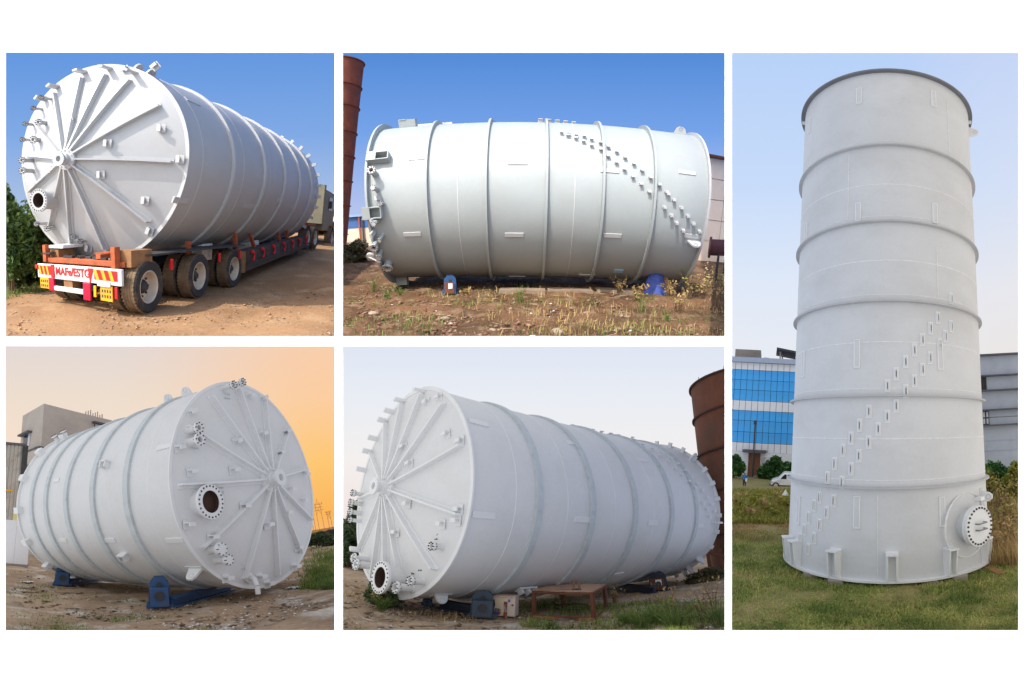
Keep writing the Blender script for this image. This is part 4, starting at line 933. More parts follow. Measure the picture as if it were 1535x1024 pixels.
for px, py, se in ((370, 852, 1), (327, 806, 2), (297, 650, 3), (296, 672, 4), (344, 598, 5), (334, 738, 6)):
    r_, a_ = t3.roof(px, py); t3.stencil(t3.on_roof(r_, a_), 2, 3, .055, se).data.materials[0] = RINGM
for px, py, l in ((262, 810, .4), (165, 810, .34), (95, 810, .3), (246, 670, .36), (85, 720, .25)):
    a_, z_ = t3.shell(px, py); t3.pad(a_, z_, l, .09)
for px, py in ((186, 829), (162, 694)): a_, z_ = t3.shell(px, py); t3.part('bracket', MB().box((0, 0, .06), (.22, .03, .14)).box((.08, .06, .06), (.03, .14, .14)).box((-.08, .06, .06), (.03, .14, .14)), TRIM, t3.on_shell(a_, z_))
a_, z_ = t3.shell(297, 853); t3.lug(t3.on_shell(a_, z_ + .05), .24, .3)
for a in range(-170, 190, 24): t3.part('anchor_chair', MB().box((0, 0, .07), (.24, .16, .16)), TRIM, t3.on_shell(rad(a), t3.L - .16))
for a in (-38, -30): t3.nozzle(t3.on_shell(rad(a), t3.L - .5), .26, .06, .1)
for px, py in ((258, 596), (285, 585)): a_, z_ = t3.shell(px, py); t3.lug(t3.on_shell(a_, z_ + .12), .18, .3)

def beam(k, p0, p1, w, h, m, label, z=0.0, group=None):
    p0 = Vector(p0); p1 = Vector(p1); d = p1 - p0; L = d.length; y = math.atan2(d.y, d.x)
    r = root(k, 'steel_beam', label, 'beam', (p0.x, p0.y, z), y, group)
    part('web', MB().box((L / 2, 0, h / 2), (L, w * .25, h - .06)), m, r); part('flange', MB().box((L / 2, 0, .02), (L, w, .04)), m, r); part('flange', MB().box((L / 2, 0, h - .02), (L, w, .04)), m, r)
    return r
ra = roller(3, 93, 878, 'blue roller stand at the far end of the sunset tank', 22, 30, 'blue roller stands under the sunset tank'); beam(3, G(3, 104, 878), G(3, 168, 866), .2, .17, BLUE, 'blue steel beam joining the far roller stand under the sunset tank')
rb3 = roller(3, 240, 911, 'blue roller stand with a grey motor near the manhole end of the sunset tank', 30, 46, 'blue roller stands under the sunset tank'); beam(3, G(3, 255, 911), G(3, 345, 886), .22, .2, BLUE, 'blue steel beam running from the near roller stand under the manhole end')
def building3():
    D = 30; c0 = AT(3, 66, 605, D); cl = AT(3, 34, 626, D + 3.2); cr = AT(3, 168, 632, D + 3.4); z = c0.z
    r = root(3, 'concrete_tower', 'grey rendered square building behind the sunset tank, dark windows', 'building', (c0.x, c0.y, 0), 0)
    A, Lf, Rt = Vector((0, 0, 0)), Vector((cl.x - c0.x, cl.y - c0.y, 0)), Vector((cr.x - c0.x, cr.y - c0.y, 0))
    def wallp(P, Q, z0, z1, th, name, m, out=0.0, u0=0, u1=1):
        d = (Q - P); n = Vector((d.y, -d.x, 0)).normalized()
        if n.dot(Vector(FIT[3]['cam']) - c0) < 0: n = -n
        a = P + d * u0 + n * out; b = P + d * u1 + n * out; i = -n * th
        pts = [a, b, b + i, a + i] if (b - a).cross(i).z > 0 else [b, a, a + i, b + i]
        return part(name, MB().hexa([(q.x, q.y, z0) for q in pts] + [(q.x, q.y, z1) for q in pts]), m, r)
    B = Lf + Rt
    pts = [A, Rt, B, Lf] if Rt.cross(Lf).z > 0 else [A, Lf, B, Rt]
    zb = VZ(3, c0, 66, 671); za = VZ(3, c0, 60, 694); zw = VZ(3, c0, 60, 735)
    body = part('wall', MB().hexa([(q.x, q.y, zb) for q in pts] + [(q.x, q.y, z) for q in pts]), RENDER3, r)
    ins = [q * .96 + B * .02 for q in pts]
    part('recessed_storey', MB().hexa([(q.x, q.y, 0) for q in ins] + [(q.x, q.y, zb) for q in ins]), RENDER3, r)
    wallp(A, Lf, zb - .12, zb, .5, 'ledge', LEDGE, .3, -.06, 1.05); wallp(A, Rt, zb - .12, zb, .5, 'ledge', LEDGE, .3, -.06, 1.05)
    wallp(A, Lf, za - .12, za, .5, 'ledge', LEDGE, .3, -.06, 1.05); wallp(A, Rt, za - .12, za, .5, 'ledge', LEDGE, .3, -.06, 1.05)
    wallp(A, Lf, za, zb - .12, .3, 'wall_panel', RENDER3, .26, -.05, .55); wallp(A, Rt, za, zb - .12, .3, 'wall_panel', RENDER3, .26, -.05, 1.0)
    wallp(A, Lf, za, zb - .12, .1, 'window', GLASSD, .02, .55, 1.0)
    h1 = VZ(3, c0, 42, 640); h0 = VZ(3, c0, 42, 660)
    w = wallp(A, Lf, h0, h1, .1, 'window', GLASSD, .015, .52, .86); wallp(A, Lf, h1, h1 + .12, .5, 'window_hood', LEDGE, .35, .45, .95); wallp(A, Lf, h0, h1, .06, 'shutter', GLASSL, .03, .52, .62)
    g1 = VZ(3, cr, 140, 641); g0 = VZ(3, cr, 140, 662)
    wallp(A, Rt, g0, g1, .1, 'window', GLASSD, .015, .72, .86); wallp(A, Rt, g0, g1, .06, 'shutter', GLASSL, .03, .73, .82); wallp(A, Rt, g1, g1 + .12, .5, 'window_hood', LEDGE, .3, .68, .9)
    wallp(A, Lf, zw - 2.2, zw, .1, 'window', GLASSD, .0, .15, .9)
    pi = MB()
    for i in range(8): q = A + Rt * (.62 + .04 * i); pi.tube((q.x * .9 + B.x * .05, q.y * .9 + B.y * .05, z), (q.x * .9 + B.x * .05, q.y * .9 + B.y * .05, z + .25 + .1 * (i % 3)), .04, n=5)
    part('roof_pipe', pi, SHEET, r)
building3()
pk = AT(3, 18, 740, 24); kz = VZ(3, pk, 18, 667); ks = root(3, 'corrugated_shed', 'tall shed of pale corrugated sheets at the far left of the sunset scene', 'building', (pk.x, pk.y, 0), YAW(3, pk)); u_ = U(3, pk)
for i in range(14):
    part('corrugated_sheet', MB().prism([(-26 * u_ + i * 2.8 * u_, 0), (-26 * u_ + (i + .94) * 2.8 * u_, 0), (-26 * u_ + (i + .94) * 2.8 * u_, kz), (-26 * u_ + i * 2.8 * u_, kz)], -.05 - .04 * (i % 2), .1), SHEET, ks)
part('gutter', MB().box((-5 * u_, 0, kz + .05), (40 * u_, .3, .12)), LEDGE, ks); part('stripe', MB().box((-10 * u_, -.12, VZ(3, pk, 18, 736)), (22 * u_, .04, .1)), YELP, ks)
part('corner_post', MB().box((13.6 * u_, 0, kz / 2), (.3, .3, kz)), STEELD, ks); clip(ks, 3, 4)
pw = AT(3, 20, 815, 17); zw_ = VZ(3, pw, 20, 780); u_ = U(3, pw); sw = root(3, 'white_site_wall', 'plain white wall panel at the left behind the sunset tank', 'wall', (pw.x, pw.y, 0), YAW(3, pw))
for i in range(3): part('panel', MB().box((-26 * u_ + i * 19 * u_, 0, zw_ / 2), (18.8 * u_, .12, zw_)), CARW, sw)
part('coping', MB().box((-8 * u_, 0, .05), (60 * u_, .5, .12)), CONC, sw); clip(sw, 3, 4)
py_ = AT(3, 23, 790, 20); sy_ = root(3, 'yellow_board', 'pale yellow board standing between the shed and the white wall', 'board', (py_.x, py_.y, 0), YAW(3, py_)); zt = VZ(3, py_, 23, 765); part('board', MB().box((0, 0, zt - .35), (9 * U(3, py_), .06, .8)), mat('pale_yellow', lin(226, 214, 140), .7), sy_); part('post', MB().box((0, .06, zt / 2), (.1, .06, zt)), STEELD, sy_)
# power pylons and things far right
def pylon(px, ptop, D, w, label, ph=3):
    p = AT(3, px, 790, D); zt = VZ(3, p, px, ptop); r = root(3, 'power_pylon', label, 'pylon', (p.x, p.y, 0), YAW(3, p), 'power poles on the horizon'); u = U(3, p); w = w * u; z0 = 0
    GR = PYL; s = max(.03, .55 * u)
    for q in (-1, 1): part('post', MB().box((q * w / 2, 0, zt * .48), (s, s, zt * .96)), GR, r)
    ar = MB()
    for i in range(ph): ar.box((0, 0, zt * (.93 - .09 * i)), (w * 2.0, s, s))
    part('cross_arm', ar, GR, r); br = MB()
    for q in (-1, 1): br.tube((-w / 2 * q, 0, zt * .62), (w / 2 * q, 0, zt * .9), s * .4, n=4)
    part('brace', br, GR, r)
    ins = MB()
    for q in (-.9, -.3, .3, .9): ins.box((q * w, 0, zt * .96), (s, s, zt * .07))
    part('insulator', ins, GR, r, kind='stuff')
    if ph == 3: part('mast', MB().box((0, 0, zt * 1.03), (s, s, zt * .16)), GR, r)
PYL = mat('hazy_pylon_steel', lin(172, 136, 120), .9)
pylon(482, 752, 42, 7, 'tall twin-post power pylon on the horizon right of the sunset tank'); pylon(496, 765, 46, 4, 'thin power pole at the right edge of the sunset scene', 2); pylon(471, 768, 50, 3, 'thin power pole close to the tank edge on the sunset horizon', 2)
pt_ = AT(3, 498, 803, 26); tv = root(3, 'parked_van', 'pale blue van parked far off at the right edge of the sunset scene', 'van', (pt_.x, pt_.y, 0), YAW(3, pt_)); u_ = U(3, pt_)
part('body', MB().prism([(-5 * u_, .3), (8 * u_, .3), (8 * u_, 11 * u_), (-2 * u_, 11 * u_), (-5 * u_, 7 * u_)], 0, 1.6), mat('pale_blue_van_paint', lin(168, 190, 204), .4), tv, bevel=.05); part('window', MB().box((0, -.01, 8.4 * u_), (5 * u_, .03, 3 * u_)), GLASSD, tv)
for q in (-2.5, 5): part('wheel', MB().tube((q * u_, -.05, .36), (q * u_, .25, .36), .36, n=18), RUBBER, tv)
clip(tv, 3, None, 505.5)
for i, (px, D, w, h) in enumerate(((468, 30, 30, 15), (490, 30, 34, 14), (478, 21, 44, 24))):
    pf = AT(3, px, 830, D); bush(3, 0, 0, w, h, 20, 3000, .09 if i < 2 else .07, LEAFY if i == 0 else LEAF4, ('pale weedy bush beneath the power poles', 'low green bush under the right-hand power pole', 'green bush at the right behind the sunset tank')[i], 70 + i, 'bush', 'bushes behind the sunset tank', Vector((pf.x, pf.y, 0)), (None, 505.5))
blades(3, 'rough_grass', scatter(3, 14000, 430, 505, 822, 885, 21, lambda X, Y, x, y, rs: rs.random_sample() < ((x - 448 + (y - 850) * .3 + fbm(X, Y, 1.4, 3) * 30) / 60)), .04, .2, GRASSG, .008, .8, 10)
blades(3, 'short_grass', scatter(3, 9000, 10, 330, 858, 948, 22, clump(.8, .14, 4)), .02, .08, GRASSG, .006, .9, 11)
rubble(3, 'twigs', scatter(3, 260, 4, 505, 845, 950, 27), .02, .09, mat('grey_twig', lin(130, 112, 92), .95, var=.4, vscale=2), 28, .18, 3.2, .22)
rubble(3, 'dark_clods', scatter(3, 900, 4, 505, 845, 950, 29), .01, .06, mat('dark_clod', lin(104, 86, 68), .95, var=.3, vscale=3, fine=.2), 30, .45)
rubble(3, 'rubble', scatter(3, 1500, 4, 505, 845, 950, 23), .008, .05, STONEM, 24); rubble(3, 'pale_grit', scatter(3, 500, 200, 505, 880, 948, 25), .006, .03, PLASTIC, 26)
for i, (px, py, s_, l_) in enumerate(((20, 908, .15, 'tan angular stone at the left edge of the muddy yard'), (36, 893, .07, 'small pale stone behind the tan stone'), (134, 900, .06, 'grey stone on the grassy patch between the roller stands'), (400, 938, .09, 'pale pinkish stone at the front right of the muddy yard'), (300, 930, .04, 'small brown stone at the front middle of the muddy yard'))):
    solo(3, 'stone', stone_mesh(40 + i, s_), l_, 'stone', G(3, px, py), i * 1.3, 'stones in the muddy yard')
for i, (px, py) in enumerate(((442, 883), (492, 872), (41, 874))):
    n_ = 9; V = [(.16 * (a / 8 - .5) * 2, .1 * (b / 8 - .5) * 2, .02 + .05 * abs(fbm(a, b, .6, 60 + i))) for a in range(n_) for b in range(n_)]; F = [(a * n_ + b, (a + 1) * n_ + b, (a + 1) * n_ + b + 1, a * n_ + b + 1) for a in range(n_ - 1) for b in range(n_ - 1)]
    o_ = solo(3, 'plastic_bag', np_mesh('plastic_bag', V, F, PLASTIC, True), ('crumpled pale plastic bag right of the sunset tank end', 'crumpled pale plastic bag in the grass at the right edge', 'crumpled pale plastic bag near the far roller stand')[i], 'plastic bag', G(3, px, py), i)

# ================================================================== stage 4: pale evening, tank with rusty table
t4 = Tank(4, 'white tank lying on rollers behind the rusty table under the pale evening sky', PAINT)
t4.body(.13, .05, RINGM, seams=(.11 * t4.L, .26 * t4.L, .43 * t4.L, .6 * t4.L)); t4.rim(.0, .03, .045, TRIM)
t4.rim(t4.L - .02, .05, .06, TRIM, 'base_flange')
for a in range(10, 200, 13): t4.bar(t4.on_shell(rad(a), t4.L - .12), .17, .05)
t4.roofcone([8.9, 36.5, 68.5, 103, 135.5, 164.4, -177.7, -160, -131, -95, -62, -37, -15]); t4.hub(.32, .8)
r_, a_ = t4.roof(599, 868)
t4.manhole(t4.on_roof(r_, a_), .24, .36, pad=False, label='open manhole with a bolted flange ring')
for a_, r_, ln, rr in ((-146, 1.72, .36, .08), (-152, 1.74, .36, .09), (-112, 1.75, .3, .05), (-106, 1.75, .3, .06), (-99, 1.75, .3, .06), (-92, 1.75, .28, .06)):
    t4.nozzle(t4.on_roof(r_, rad(a_)), ln, rr, rr * 1.6)
for px, py, ln, rr in ((618, 882, .34, .09), (634, 872, .26, .07), (662, 820, .2, .06)):
    r_, a_ = t4.roof(px, py); t4.nozzle(t4.on_roof(r_, a_), ln, rr, rr * 1.5)
for px, py, sp in ((641, 601, .2), (671, 649, .3), (607, 668, .3), (616, 693, .3), (692, 659, .2), (613, 753, 0), (664, 783, 0), (687, 778, 0), (596, 796, 0), (690, 761, 0), (662, 590, .2)):
    r_, a_ = t4.roof(px, py); t4.cleat(t4.on_roof(min(r_, 1.92), a_, sp), .08, .14, h=.12)
for a_ in (8, -15, -28, -37, -52, -62, -75, -131, -140): t4.bar(t4.on_roof(1.94, rad(a_), 0, True), .26, .05)
for px, py, se in ((655, 808, 1), (620, 860, 2), (631, 855, 3), (593, 832, 4)): r_, a_ = t4.roof(px, py); t4.stencil(t4.on_roof(r_, a_), 3, 2, .05, se)
a_, z_ = t4.shell(657, 892); t4.lug(t4.on_shell(a_, z_ + .05), .16, .26)
for px, py, l in ((725, 772, .42), (872, 779, .4), (978, 784, .36), (1050, 788, .3), (717, 634, .4), (860, 665, .36), (964, 690, .3), (926, 861, .3)):
    a_, z_ = t4.shell(px, py); t4.pad(a_, z_, l, .11)
CL4 = [(800 + u / 4.655, 515 + v / 4.655) for u, v in ((685,668),(690,685),(755,715),(820,740),(880,772),(870,788),(945,805),(928,828),(995,845),(978,872),(1042,890),(1022,915),(1090,935),(1070,962),(1130,977),(1110,1008),(1165,1022))] + [(800 + u / 4.762, 735 + v / 4.762) for u, v in ((1188,3),(1225,47),(1197,90),(1255,97),(1225,133),(1278,145),(1243,183))]
for px, py in CL4: a_, z_ = t4.shell(px, py); t4.clip_(a_, z_, .1, .05, .09)
for z_ in (2.0, 2.35, 2.7, 3.05, 3.4, 3.7): t4.clip_(rad(2 + z_ * 2), z_ + 2.2, .12, .06, .1)
for px, py in ((1072, 782), (1028, 688), (1048, 836), (1027, 850), (1004, 858)): a_, z_ = t4.shell(px, py); t4.lug(t4.on_shell(a_, t4.L - .22), .24, .28)
a_, z_ = t4.shell(788, 880); t4.part('bracket', MB().box((0, 0, .05), (.4, .14, .03)).box((-.16, 0, .1), (.02, .14, .12)).box((0, 0, .1), (.02, .14, .12)).box((.16, 0, .1), (.02, .14, .12)), TRIM, t4.on_shell(a_, z_))
roller(4, 722, 926, 'grimy blue roller drive with a motor beside the cream control box', 32, 40, 'roller stands under the evening tank', (BLUED, STEELD))
roller(4, 988, 886, 'navy roller stand under the far end of the evening tank', 26, 28, 'roller stands under the evening tank', (NAVY, STEELD), plate=True)
roller(4, 640, 908, 'blue roller stand half hidden behind the ribbed end of the evening tank', 14, 16, 'roller stands under the evening tank', (BLUE, STEELD))
beam(4, G(4, 660, 912), G(4, 712, 922), .2, .18, NAVY, 'dark steel beam left of the grimy roller drive'); beam(4, G(4, 905, 884), G(4, 982, 890), .22, .2, NAVY, 'navy steel beam leading to the far roller stand')
pbx = G(4, 756, 924); u_ = U(4, pbx); cbx = root(4, 'control_box', 'cream steel control box with coloured stickers on the ground', 'control box', pbx, YAW(4, pbx) - .25)
w_, h_ = 27 * u_, 29 * u_
part('case', MB().box((0, .12, h_ / 2), (w_, .26, h_)), CREAM, cbx, bevel=.012); part('side_door', MB().box((-w_ * .5 - .09, .12, h_ / 2 - .01), (.16, .22, h_ * .94)), mat('ivory_paint', lin(214, 206, 186), .6), cbx, bevel=.01); part('lid', MB().box((0, .11, h_ + .012), (w_ * 1.04, .3, .024)), mat('pinkish_lid', lin(214, 186, 168), .6), cbx)
def stick(x, z, sx, sz, col, rnd=False):
    m_ = mat('sticker_print', lin(*col), .5, var=.05, fine=0)
    mb = MB().tube((x, -.014, z), (x, -.010, z), sx / 2, n=16) if rnd else MB().box((x, -.0125, z), (sx, .005, sz)); part('sticker', mb, m_, cbx)
stick(.18 * w_, h_ * .82, .06, .06, (60, 120, 190), True); stick(-.22 * w_, h_ * .78, .045, .045, (215, 60, 50), True); stick(.38 * w_, h_ * .6, .04, .04, (150, 90, 60), True)
stick(-.36 * w_, h_ * .22, .075, .13, (70, 90, 150)); stick(-.24 * w_, h_ * .24, .04, .1, (215, 70, 60)); stick(.05 * w_, h_ * .36, .06, .3, (170, 60, 80)); stick(.05 * w_, h_ * .44, .045, .05, (240, 230, 230)); stick(.05 * w_, h_ * .3, .045, .05, (245, 235, 235)); stick(.05 * w_, h_ * .14, .06, .07, (240, 170, 40)); stick(-.2 * w_, h_ * .6, .24, .28, (236, 214, 180))
cab_ = MB().path([(-w_ * .5, -.05, h_ * .86), (-w_ * .42, -.09, h_ * .6), (-w_ * .5, -.12, h_ * .3), (-w_ * .72, -.1, .03)], .012, 6); part('cable', cab_, BLACK, cbx)
# rusty table: corners on the photo's table top
FEET = [G(4, x, y) for x, y in ((801, 926), (889, 930), (904, 918), (826, 916))]
zt = sum(VZ(4, p, x, y) for p, (x, y) in zip(FEET, ((799, 880), (890, 896), (908, 872), (828, 878)))) / 4
tbl = root(4, 'rusty_table', 'rusty sheet-steel work table with thin legs before the evening tank', 'table', (0, 0, 0), 0)
FC = (FEET[0] + FEET[1] + FEET[2] + FEET[3]) / 4
A_, B_, C_, D_ = [FC + (p - FC) * 1.06 + Vector((0, 0, zt)) for p in FEET]
D_ = D_ + (D_ - A_) * .9; C_ = C_ + (C_ - B_) * .25
def slab(name, P, z0, z1, m, parent):
    return part(name, MB().hexa([(q.x, q.y, z0) for q in P] + [(q.x, q.y, z1) for q in P]), m, parent)
TB = [A_, B_, C_, D_]; mid1 = (A_ + B_) / 2; mid2 = (D_ + C_) / 2
TABLEM = mat('rusty_table_top', lin(178, 142, 116), .8, var=.2, vscale=4, fine=.2, fscale=25, bump=.2, stain=lin(122, 80, 58), stain_amt=.5, stain_scale=2.5)
slab('table_top', [A_, mid1 - (B_ - A_) * .003, mid2 - (C_ - D_) * .003, D_], zt - .02, zt, TABLEM, tbl); slab('table_top', [mid1 + (B_ - A_) * .003, B_, C_, mid2 + (C_ - D_) * .003], zt - .02, zt, TABLEM, tbl)
ctr = (A_ + B_ + C_ + D_) / 4
for P in TB:
    q = P + (ctr - P) * .035; part('leg', MB().box((q.x, q.y, zt / 2 - .012), (.05, .05, zt - .02)), RUST, tbl)
q = (A_ * .5 + B_ * .5); q = q + (ctr - q) * .1
for P, Q in ((A_, B_), (B_, C_), (C_, D_), (D_, A_)):
    d = (Q - P).normalized(); n = d.cross(Vector((0, 0, 1))) * -.03; 
    part('apron', MB().tube((P.x + n.x, P.y + n.y, zt - .05), (Q.x + n.x, Q.y + n.y, zt - .05), .03, n=4), RUST, tbl)
for P, Q in ((A_, B_), (B_, C_)): part('stretcher', MB().tube((P.x, P.y, .05), (Q.x, Q.y, .05), .018, n=5), RUST, tbl)
pg = B_ * .55 + A_ * .3 + C_ * .15; sg = root(4, 'lifting_shackle', 'small rusty steel shackle standing on the table edge', 'shackle', pg, YAW(4, pg)); part('bow', MB().path([(-.04, 0, 0), (-.045, 0, .12), (-.03, 0, .17), (0, 0, .19), (.03, 0, .17), (.045, 0, .12), (.04, 0, 0)], .016, 8), mat('brownish_steel', lin(128, 104, 80), .6, .4), sg); part('pin', MB().tube((-.07, 0, .015), (.07, 0, .015), .015), STEELD, sg)
ph_ = G(4, 856, 915); hs = MB()
hs.path([(.3 * math.cos(a), .16 * math.sin(a), .07 + .04 * math.sin(a)) for a in [i * 2 * PI / 22 for i in range(23)]], .014, 6).path([(.3, 0, .07), (.42, -.08, .05), (.5, -.14, .02), (.56, -.1, .02)], .014, 6).path([(.28 * math.cos(a) + .02, .18 * math.sin(a), .03) for a in [i * 2 * PI / 22 for i in range(18)]], .014, 6)
solo(4, 'hose', hs.mesh('hose', mat('dark_hose', lin(64, 58, 46), .6)), 'dark coiled hose on the ground under the rusty table', 'hose', ph_, YAW(4, ph_))
for i, (x0, y0, x1, y1) in enumerate(((802, 926, 835, 930), (862, 928, 888, 932), (1052, 858, 1084, 856))):
    P, Q = G(4, x0, y0), G(4, x1, y1); d = Q - P; solo(4, 'plank', MB().box((d.length / 2, 0, .025), (d.length, .1, .05)).mesh('plank', WOOD), ('brown plank lying by the left leg of the rusty table', 'brown plank lying by the right leg of the rusty table', 'weathered plank on the ground before the brown vessel')[i], 'plank', P, math.atan2(d.y, d.x), 'planks on the ground')
# brown vessel at the right, bush at the left
pv = G(4, 1062, 862); pv = AT(4, 1068, 860, 13.2); pv = Vector((pv.x, pv.y, 0)); 
rusty_vessel(4, 1040, 592, pv, 2.1, 'huge brown rusty open-topped vessel standing at the right of the evening tank', RUST, 1, (.998, .82, .62, .42, .2), rad(1.5), (None, 1089.5), rim_m=mat('dark_rust_ring', lin(70, 46, 36), .9), h=VZ(4, pv, 1045, 588))
for i, (px, py, w, h, n_, lab) in enumerate(((534, 894, 84, 104, 11000, 'dull green bush left of the ribbed end of the evening tank'), (516, 892, 56, 112, 6500, 'taller dull green bush at the left edge of the evening scene'), (572, 905, 34, 44, 2500, 'small green bush right below the open manhole'))):
    pf = AT(4, px, py, 14 - 3.0 * (i == 2)); bush(4, 0, 0, w, h, 50, n_, .075, LEAF4, lab, 80 + i, 'bush', 'bushes left of the evening tank', Vector((pf.x, pf.y, 0)) if i < 2 else G(4, px, py), (510, None))
blades(4, 'green_grass', scatter(4, 6000, 780, 1088, 905, 948, 31, clump(.9, .0, 5)), .06, .2, GRASSG, .007, .9, 12)
blades(4, 'dry_grass', scatter(4, 7000, 511, 1089, 880, 950, 32, clump(.6, .1, 9)), .03, .14, GRASSD, .006, .9, 13)
for i, (px, py, h, m, hd) in enumerate(((985, 938, 40, GRASSG, 0), (960, 944, 34, GRASSG, 0), (1010, 944, 40, GRASSG, 0), (1004, 926, 44, GRASSD, 1), (1058, 934, 50, GRASSD, 1), (1080, 940, 44, GRASSG, 0), (1072, 926, 56, GRASSD, 1), (940, 940, 24, GRASSG, 0), (922, 905, 34, STEM, 1), (980, 888, 16, GRASSD, 1), (845, 915, 36, STEM, 1), (572, 915, 24, GRASSG, 0), (562, 908, 26, GRASSD, 1), (825, 944, 14, GRASSG, 0))):
    weed(4, px, py, h, m if m != STEM else GRASSD, ('green grass tuft before the far roller of the evening tank' if m == GRASSG else 'dry stemmed weed on the stony dirt before the evening tank'), 120 + i, 'green tufts before the evening tank' if m == GRASSG else 'dry weeds before the evening tank', 70 if m == GRASSG else 12, .7 if m == GRASSG else .4, heads=bool(hd), leaf=.03, nl=70 if hd else 40, clipx=(None, 1089.5) if px > 1040 else None)
pf = AT(4, 1062, 850, 11.5); bush(4, 0, 0, 56, 20, 20, 2200, .05, LEAF2, 'low dark scrub between the far tank end and the brown vessel', 93, 'scrub_bush', None, Vector((pf.x, pf.y, 0)), (None, 1089.5))
pd_ = AT(4, 1070, 850, 12.2); dbr = root(4, 'scrap_stand', 'rusty scrap stand leaning beside the brown vessel', 'scrap', (pd_.x, pd_.y, 0), YAW(4, pd_))
part('post', MB().box((-.1, 0, .5), (.1, .1, 1.0)), RUST, dbr); part('post', MB().box((.25, .1, .42), (.1, .1, .85)), RUST, dbr); part('crossbar', MB().tube((-.15, 0, .8), (.4, .1, .55), .05), RUST, dbr); part('foot_plate', MB().box((.05, 0, .04), (.7, .5, .08)), STEELD, dbr)
rubble(4, 'twigs', scatter(4, 380, 511, 1089, 865, 950, 37), .02, .09, mat('pale_twig', lin(150, 128, 104), .95, var=.4, vscale=2), 38, .18, 3.2, .22)
rubble(4, 'dark_clods', scatter(4, 1000, 511, 1089, 860, 950, 39), .01, .06, mat('dirt_clod', lin(116, 96, 76), .95, var=.3, vscale=3, fine=.2), 40, .45)
rubble(4, 'rubble', scatter(4, 1500, 511, 1089, 870, 950, 33), .008, .05, STONEM, 34); rubble(4, 'pale_grit', scatter(4, 420, 511, 1089, 880, 950, 35), .006, .03, PLASTIC, 36)
for i, (px, py, s_, l_) in enumerate(((940, 941, .09, 'pale pinkish stone at the front of the stony dirt'), (536, 928, .08, 'grey stone left of the open manhole'), (1048, 938, .07, 'pale stone in the dry weeds at the right'), (905, 925, .06, 'small stone by the right table leg'), (858, 932, .05, 'white pebble below the table'))):
    solo(4, 'stone', stone_mesh(60 + i, s_), l_, 'stone', G(4, px, py), i * 1.7, 'stones on the stony dirt')

# ================================================================== stage 5: tank standing upright on the lawn
t5 = Tank(5, 'tall grey tank standing upright on the lawn, rows of stair clips climbing it', PAINT5)
t5.body(.03, .08, mat('ring_painted_shade', (.46, .465, .475), .5, var=.06), seams=(.30 * t5.L, .455 * t5.L, .60 * t5.L, .76 * t5.L)); t5.rim(.02, .05, .10, mat('dark_top_rim', lin(110, 112, 116), .5), 'top_rim'); t5.rim(t5.L - .02, .04, .09, TRIM, 'base_flange')  # ring grey is darkened to paint in the shade lines under the stiffeners
for q in RINGS[5]:
    z_ = q * t5.L - .13; t5.part('weld_seam', MB().lathe([(R - .004, z_ - .015), (R + .006, z_), (R - .004, z_ + .015)], 160), WELD)
for a_, z0, z1 in ((-28, .42, .52), (22, .22, .37), (-40, .05, .2), (5, .85, .99)): t5.long_seam(rad(a_), z0 * t5.L, z1 * t5.L)
def vpad(px, py, hpx):
    a_, z_ = t5.shell(px, py); l = hpx * U(5, t5.F @ Vector((R * math.cos(a_), R * math.sin(a_), z_))); t5.pad(a_, z_, l, .1, .012, True)
for px, py, h in ((1288, 144, 30), (1399, 148, 30), (1214, 188, 28), (1286.5, 318, 30), (1401, 320, 32), (1209, 348, 28), (1285, 530, 42), (1204.6, 546, 38), (1409, 534, 40), (1284.7, 768, 48), (1197.6, 765, 40), (1412, 767, 44)): vpad(px, py, h)
S5 = [(1095 + u / 3.4886, 300 + v / 3.4886) for u, v in ((1152,515),(1083,615),(1153,660),(1045,670),(1122,712),(1003,730),(1095,755))] + [(1315 + u / 4.6545, 520 + v / 4.6545) for u, v in ((258,22),(197,103),(367,77),(132,188),(315,157),(72,272),(257,237),(198,308),(132,412),(70,485),(8,572))] + [(1095 + u / 4.6545, 520 + v / 4.6545) for u, v in ((967,450),(903,547),(843,637),(788,722),(730,815),(680,912),(965,665),(898,760),(843,850),(780,945))] + [(1095 + u / 4.0955, 700 + v / 4.0955) for u, v in ((550,187),(517,237),(484,310),(457,385),(432,440),(637,208),(594,280),(552,355),(516,437),(481,505))]
for px, py in S5: a_, z_ = t5.shell(px, py); t5.clip_(a_, z_, .18, .07, base=True)
for px in (1186, 1197, 1253, 1337, 1422, 1474):
    a_, z_ = t5.shell(px, 850 if 1200 < px < 1470 else 838); M = t5.on_shell(a_, t5.L - .29); h, w, dp = .50, .15, .15
    mb = MB()
    for q in (-1, 1): mb.hexa([(-h / 2, q * w / 2 - .014, 0), (h / 2, q * w / 2 - .014, 0), (h / 2, q * w / 2 + .014, 0), (-h / 2, q * w / 2 + .014, 0), (-h / 2, q * w / 2 - .014, dp * 1.15), (h / 2, q * w / 2 - .014, dp * .75), (h / 2, q * w / 2 + .014, dp * .75), (-h / 2, q * w / 2 + .014, dp * 1.15)])
    mb.box((-h / 2, 0, dp * .6), (.03, w + .05, dp * 1.25)).box((0, 0, .008), (h * 1.15, w * 1.45, .018)); t5.part('anchor_chair', mb, TRIM, M)
a_, z_ = t5.shell(1444, 789); M5 = t5.on_shell(rad(-44), z_); t5.manhole(M5, .31, .22, cover=True, bolts=26, label='bolted manhole cover with two handles', pad=False)
pd = MB(); pd.lathe([(.60, -.01), (.62, .012), (.64, -.01)], 40); t5.part('reinforcing_pad', pd, WELD, M5)
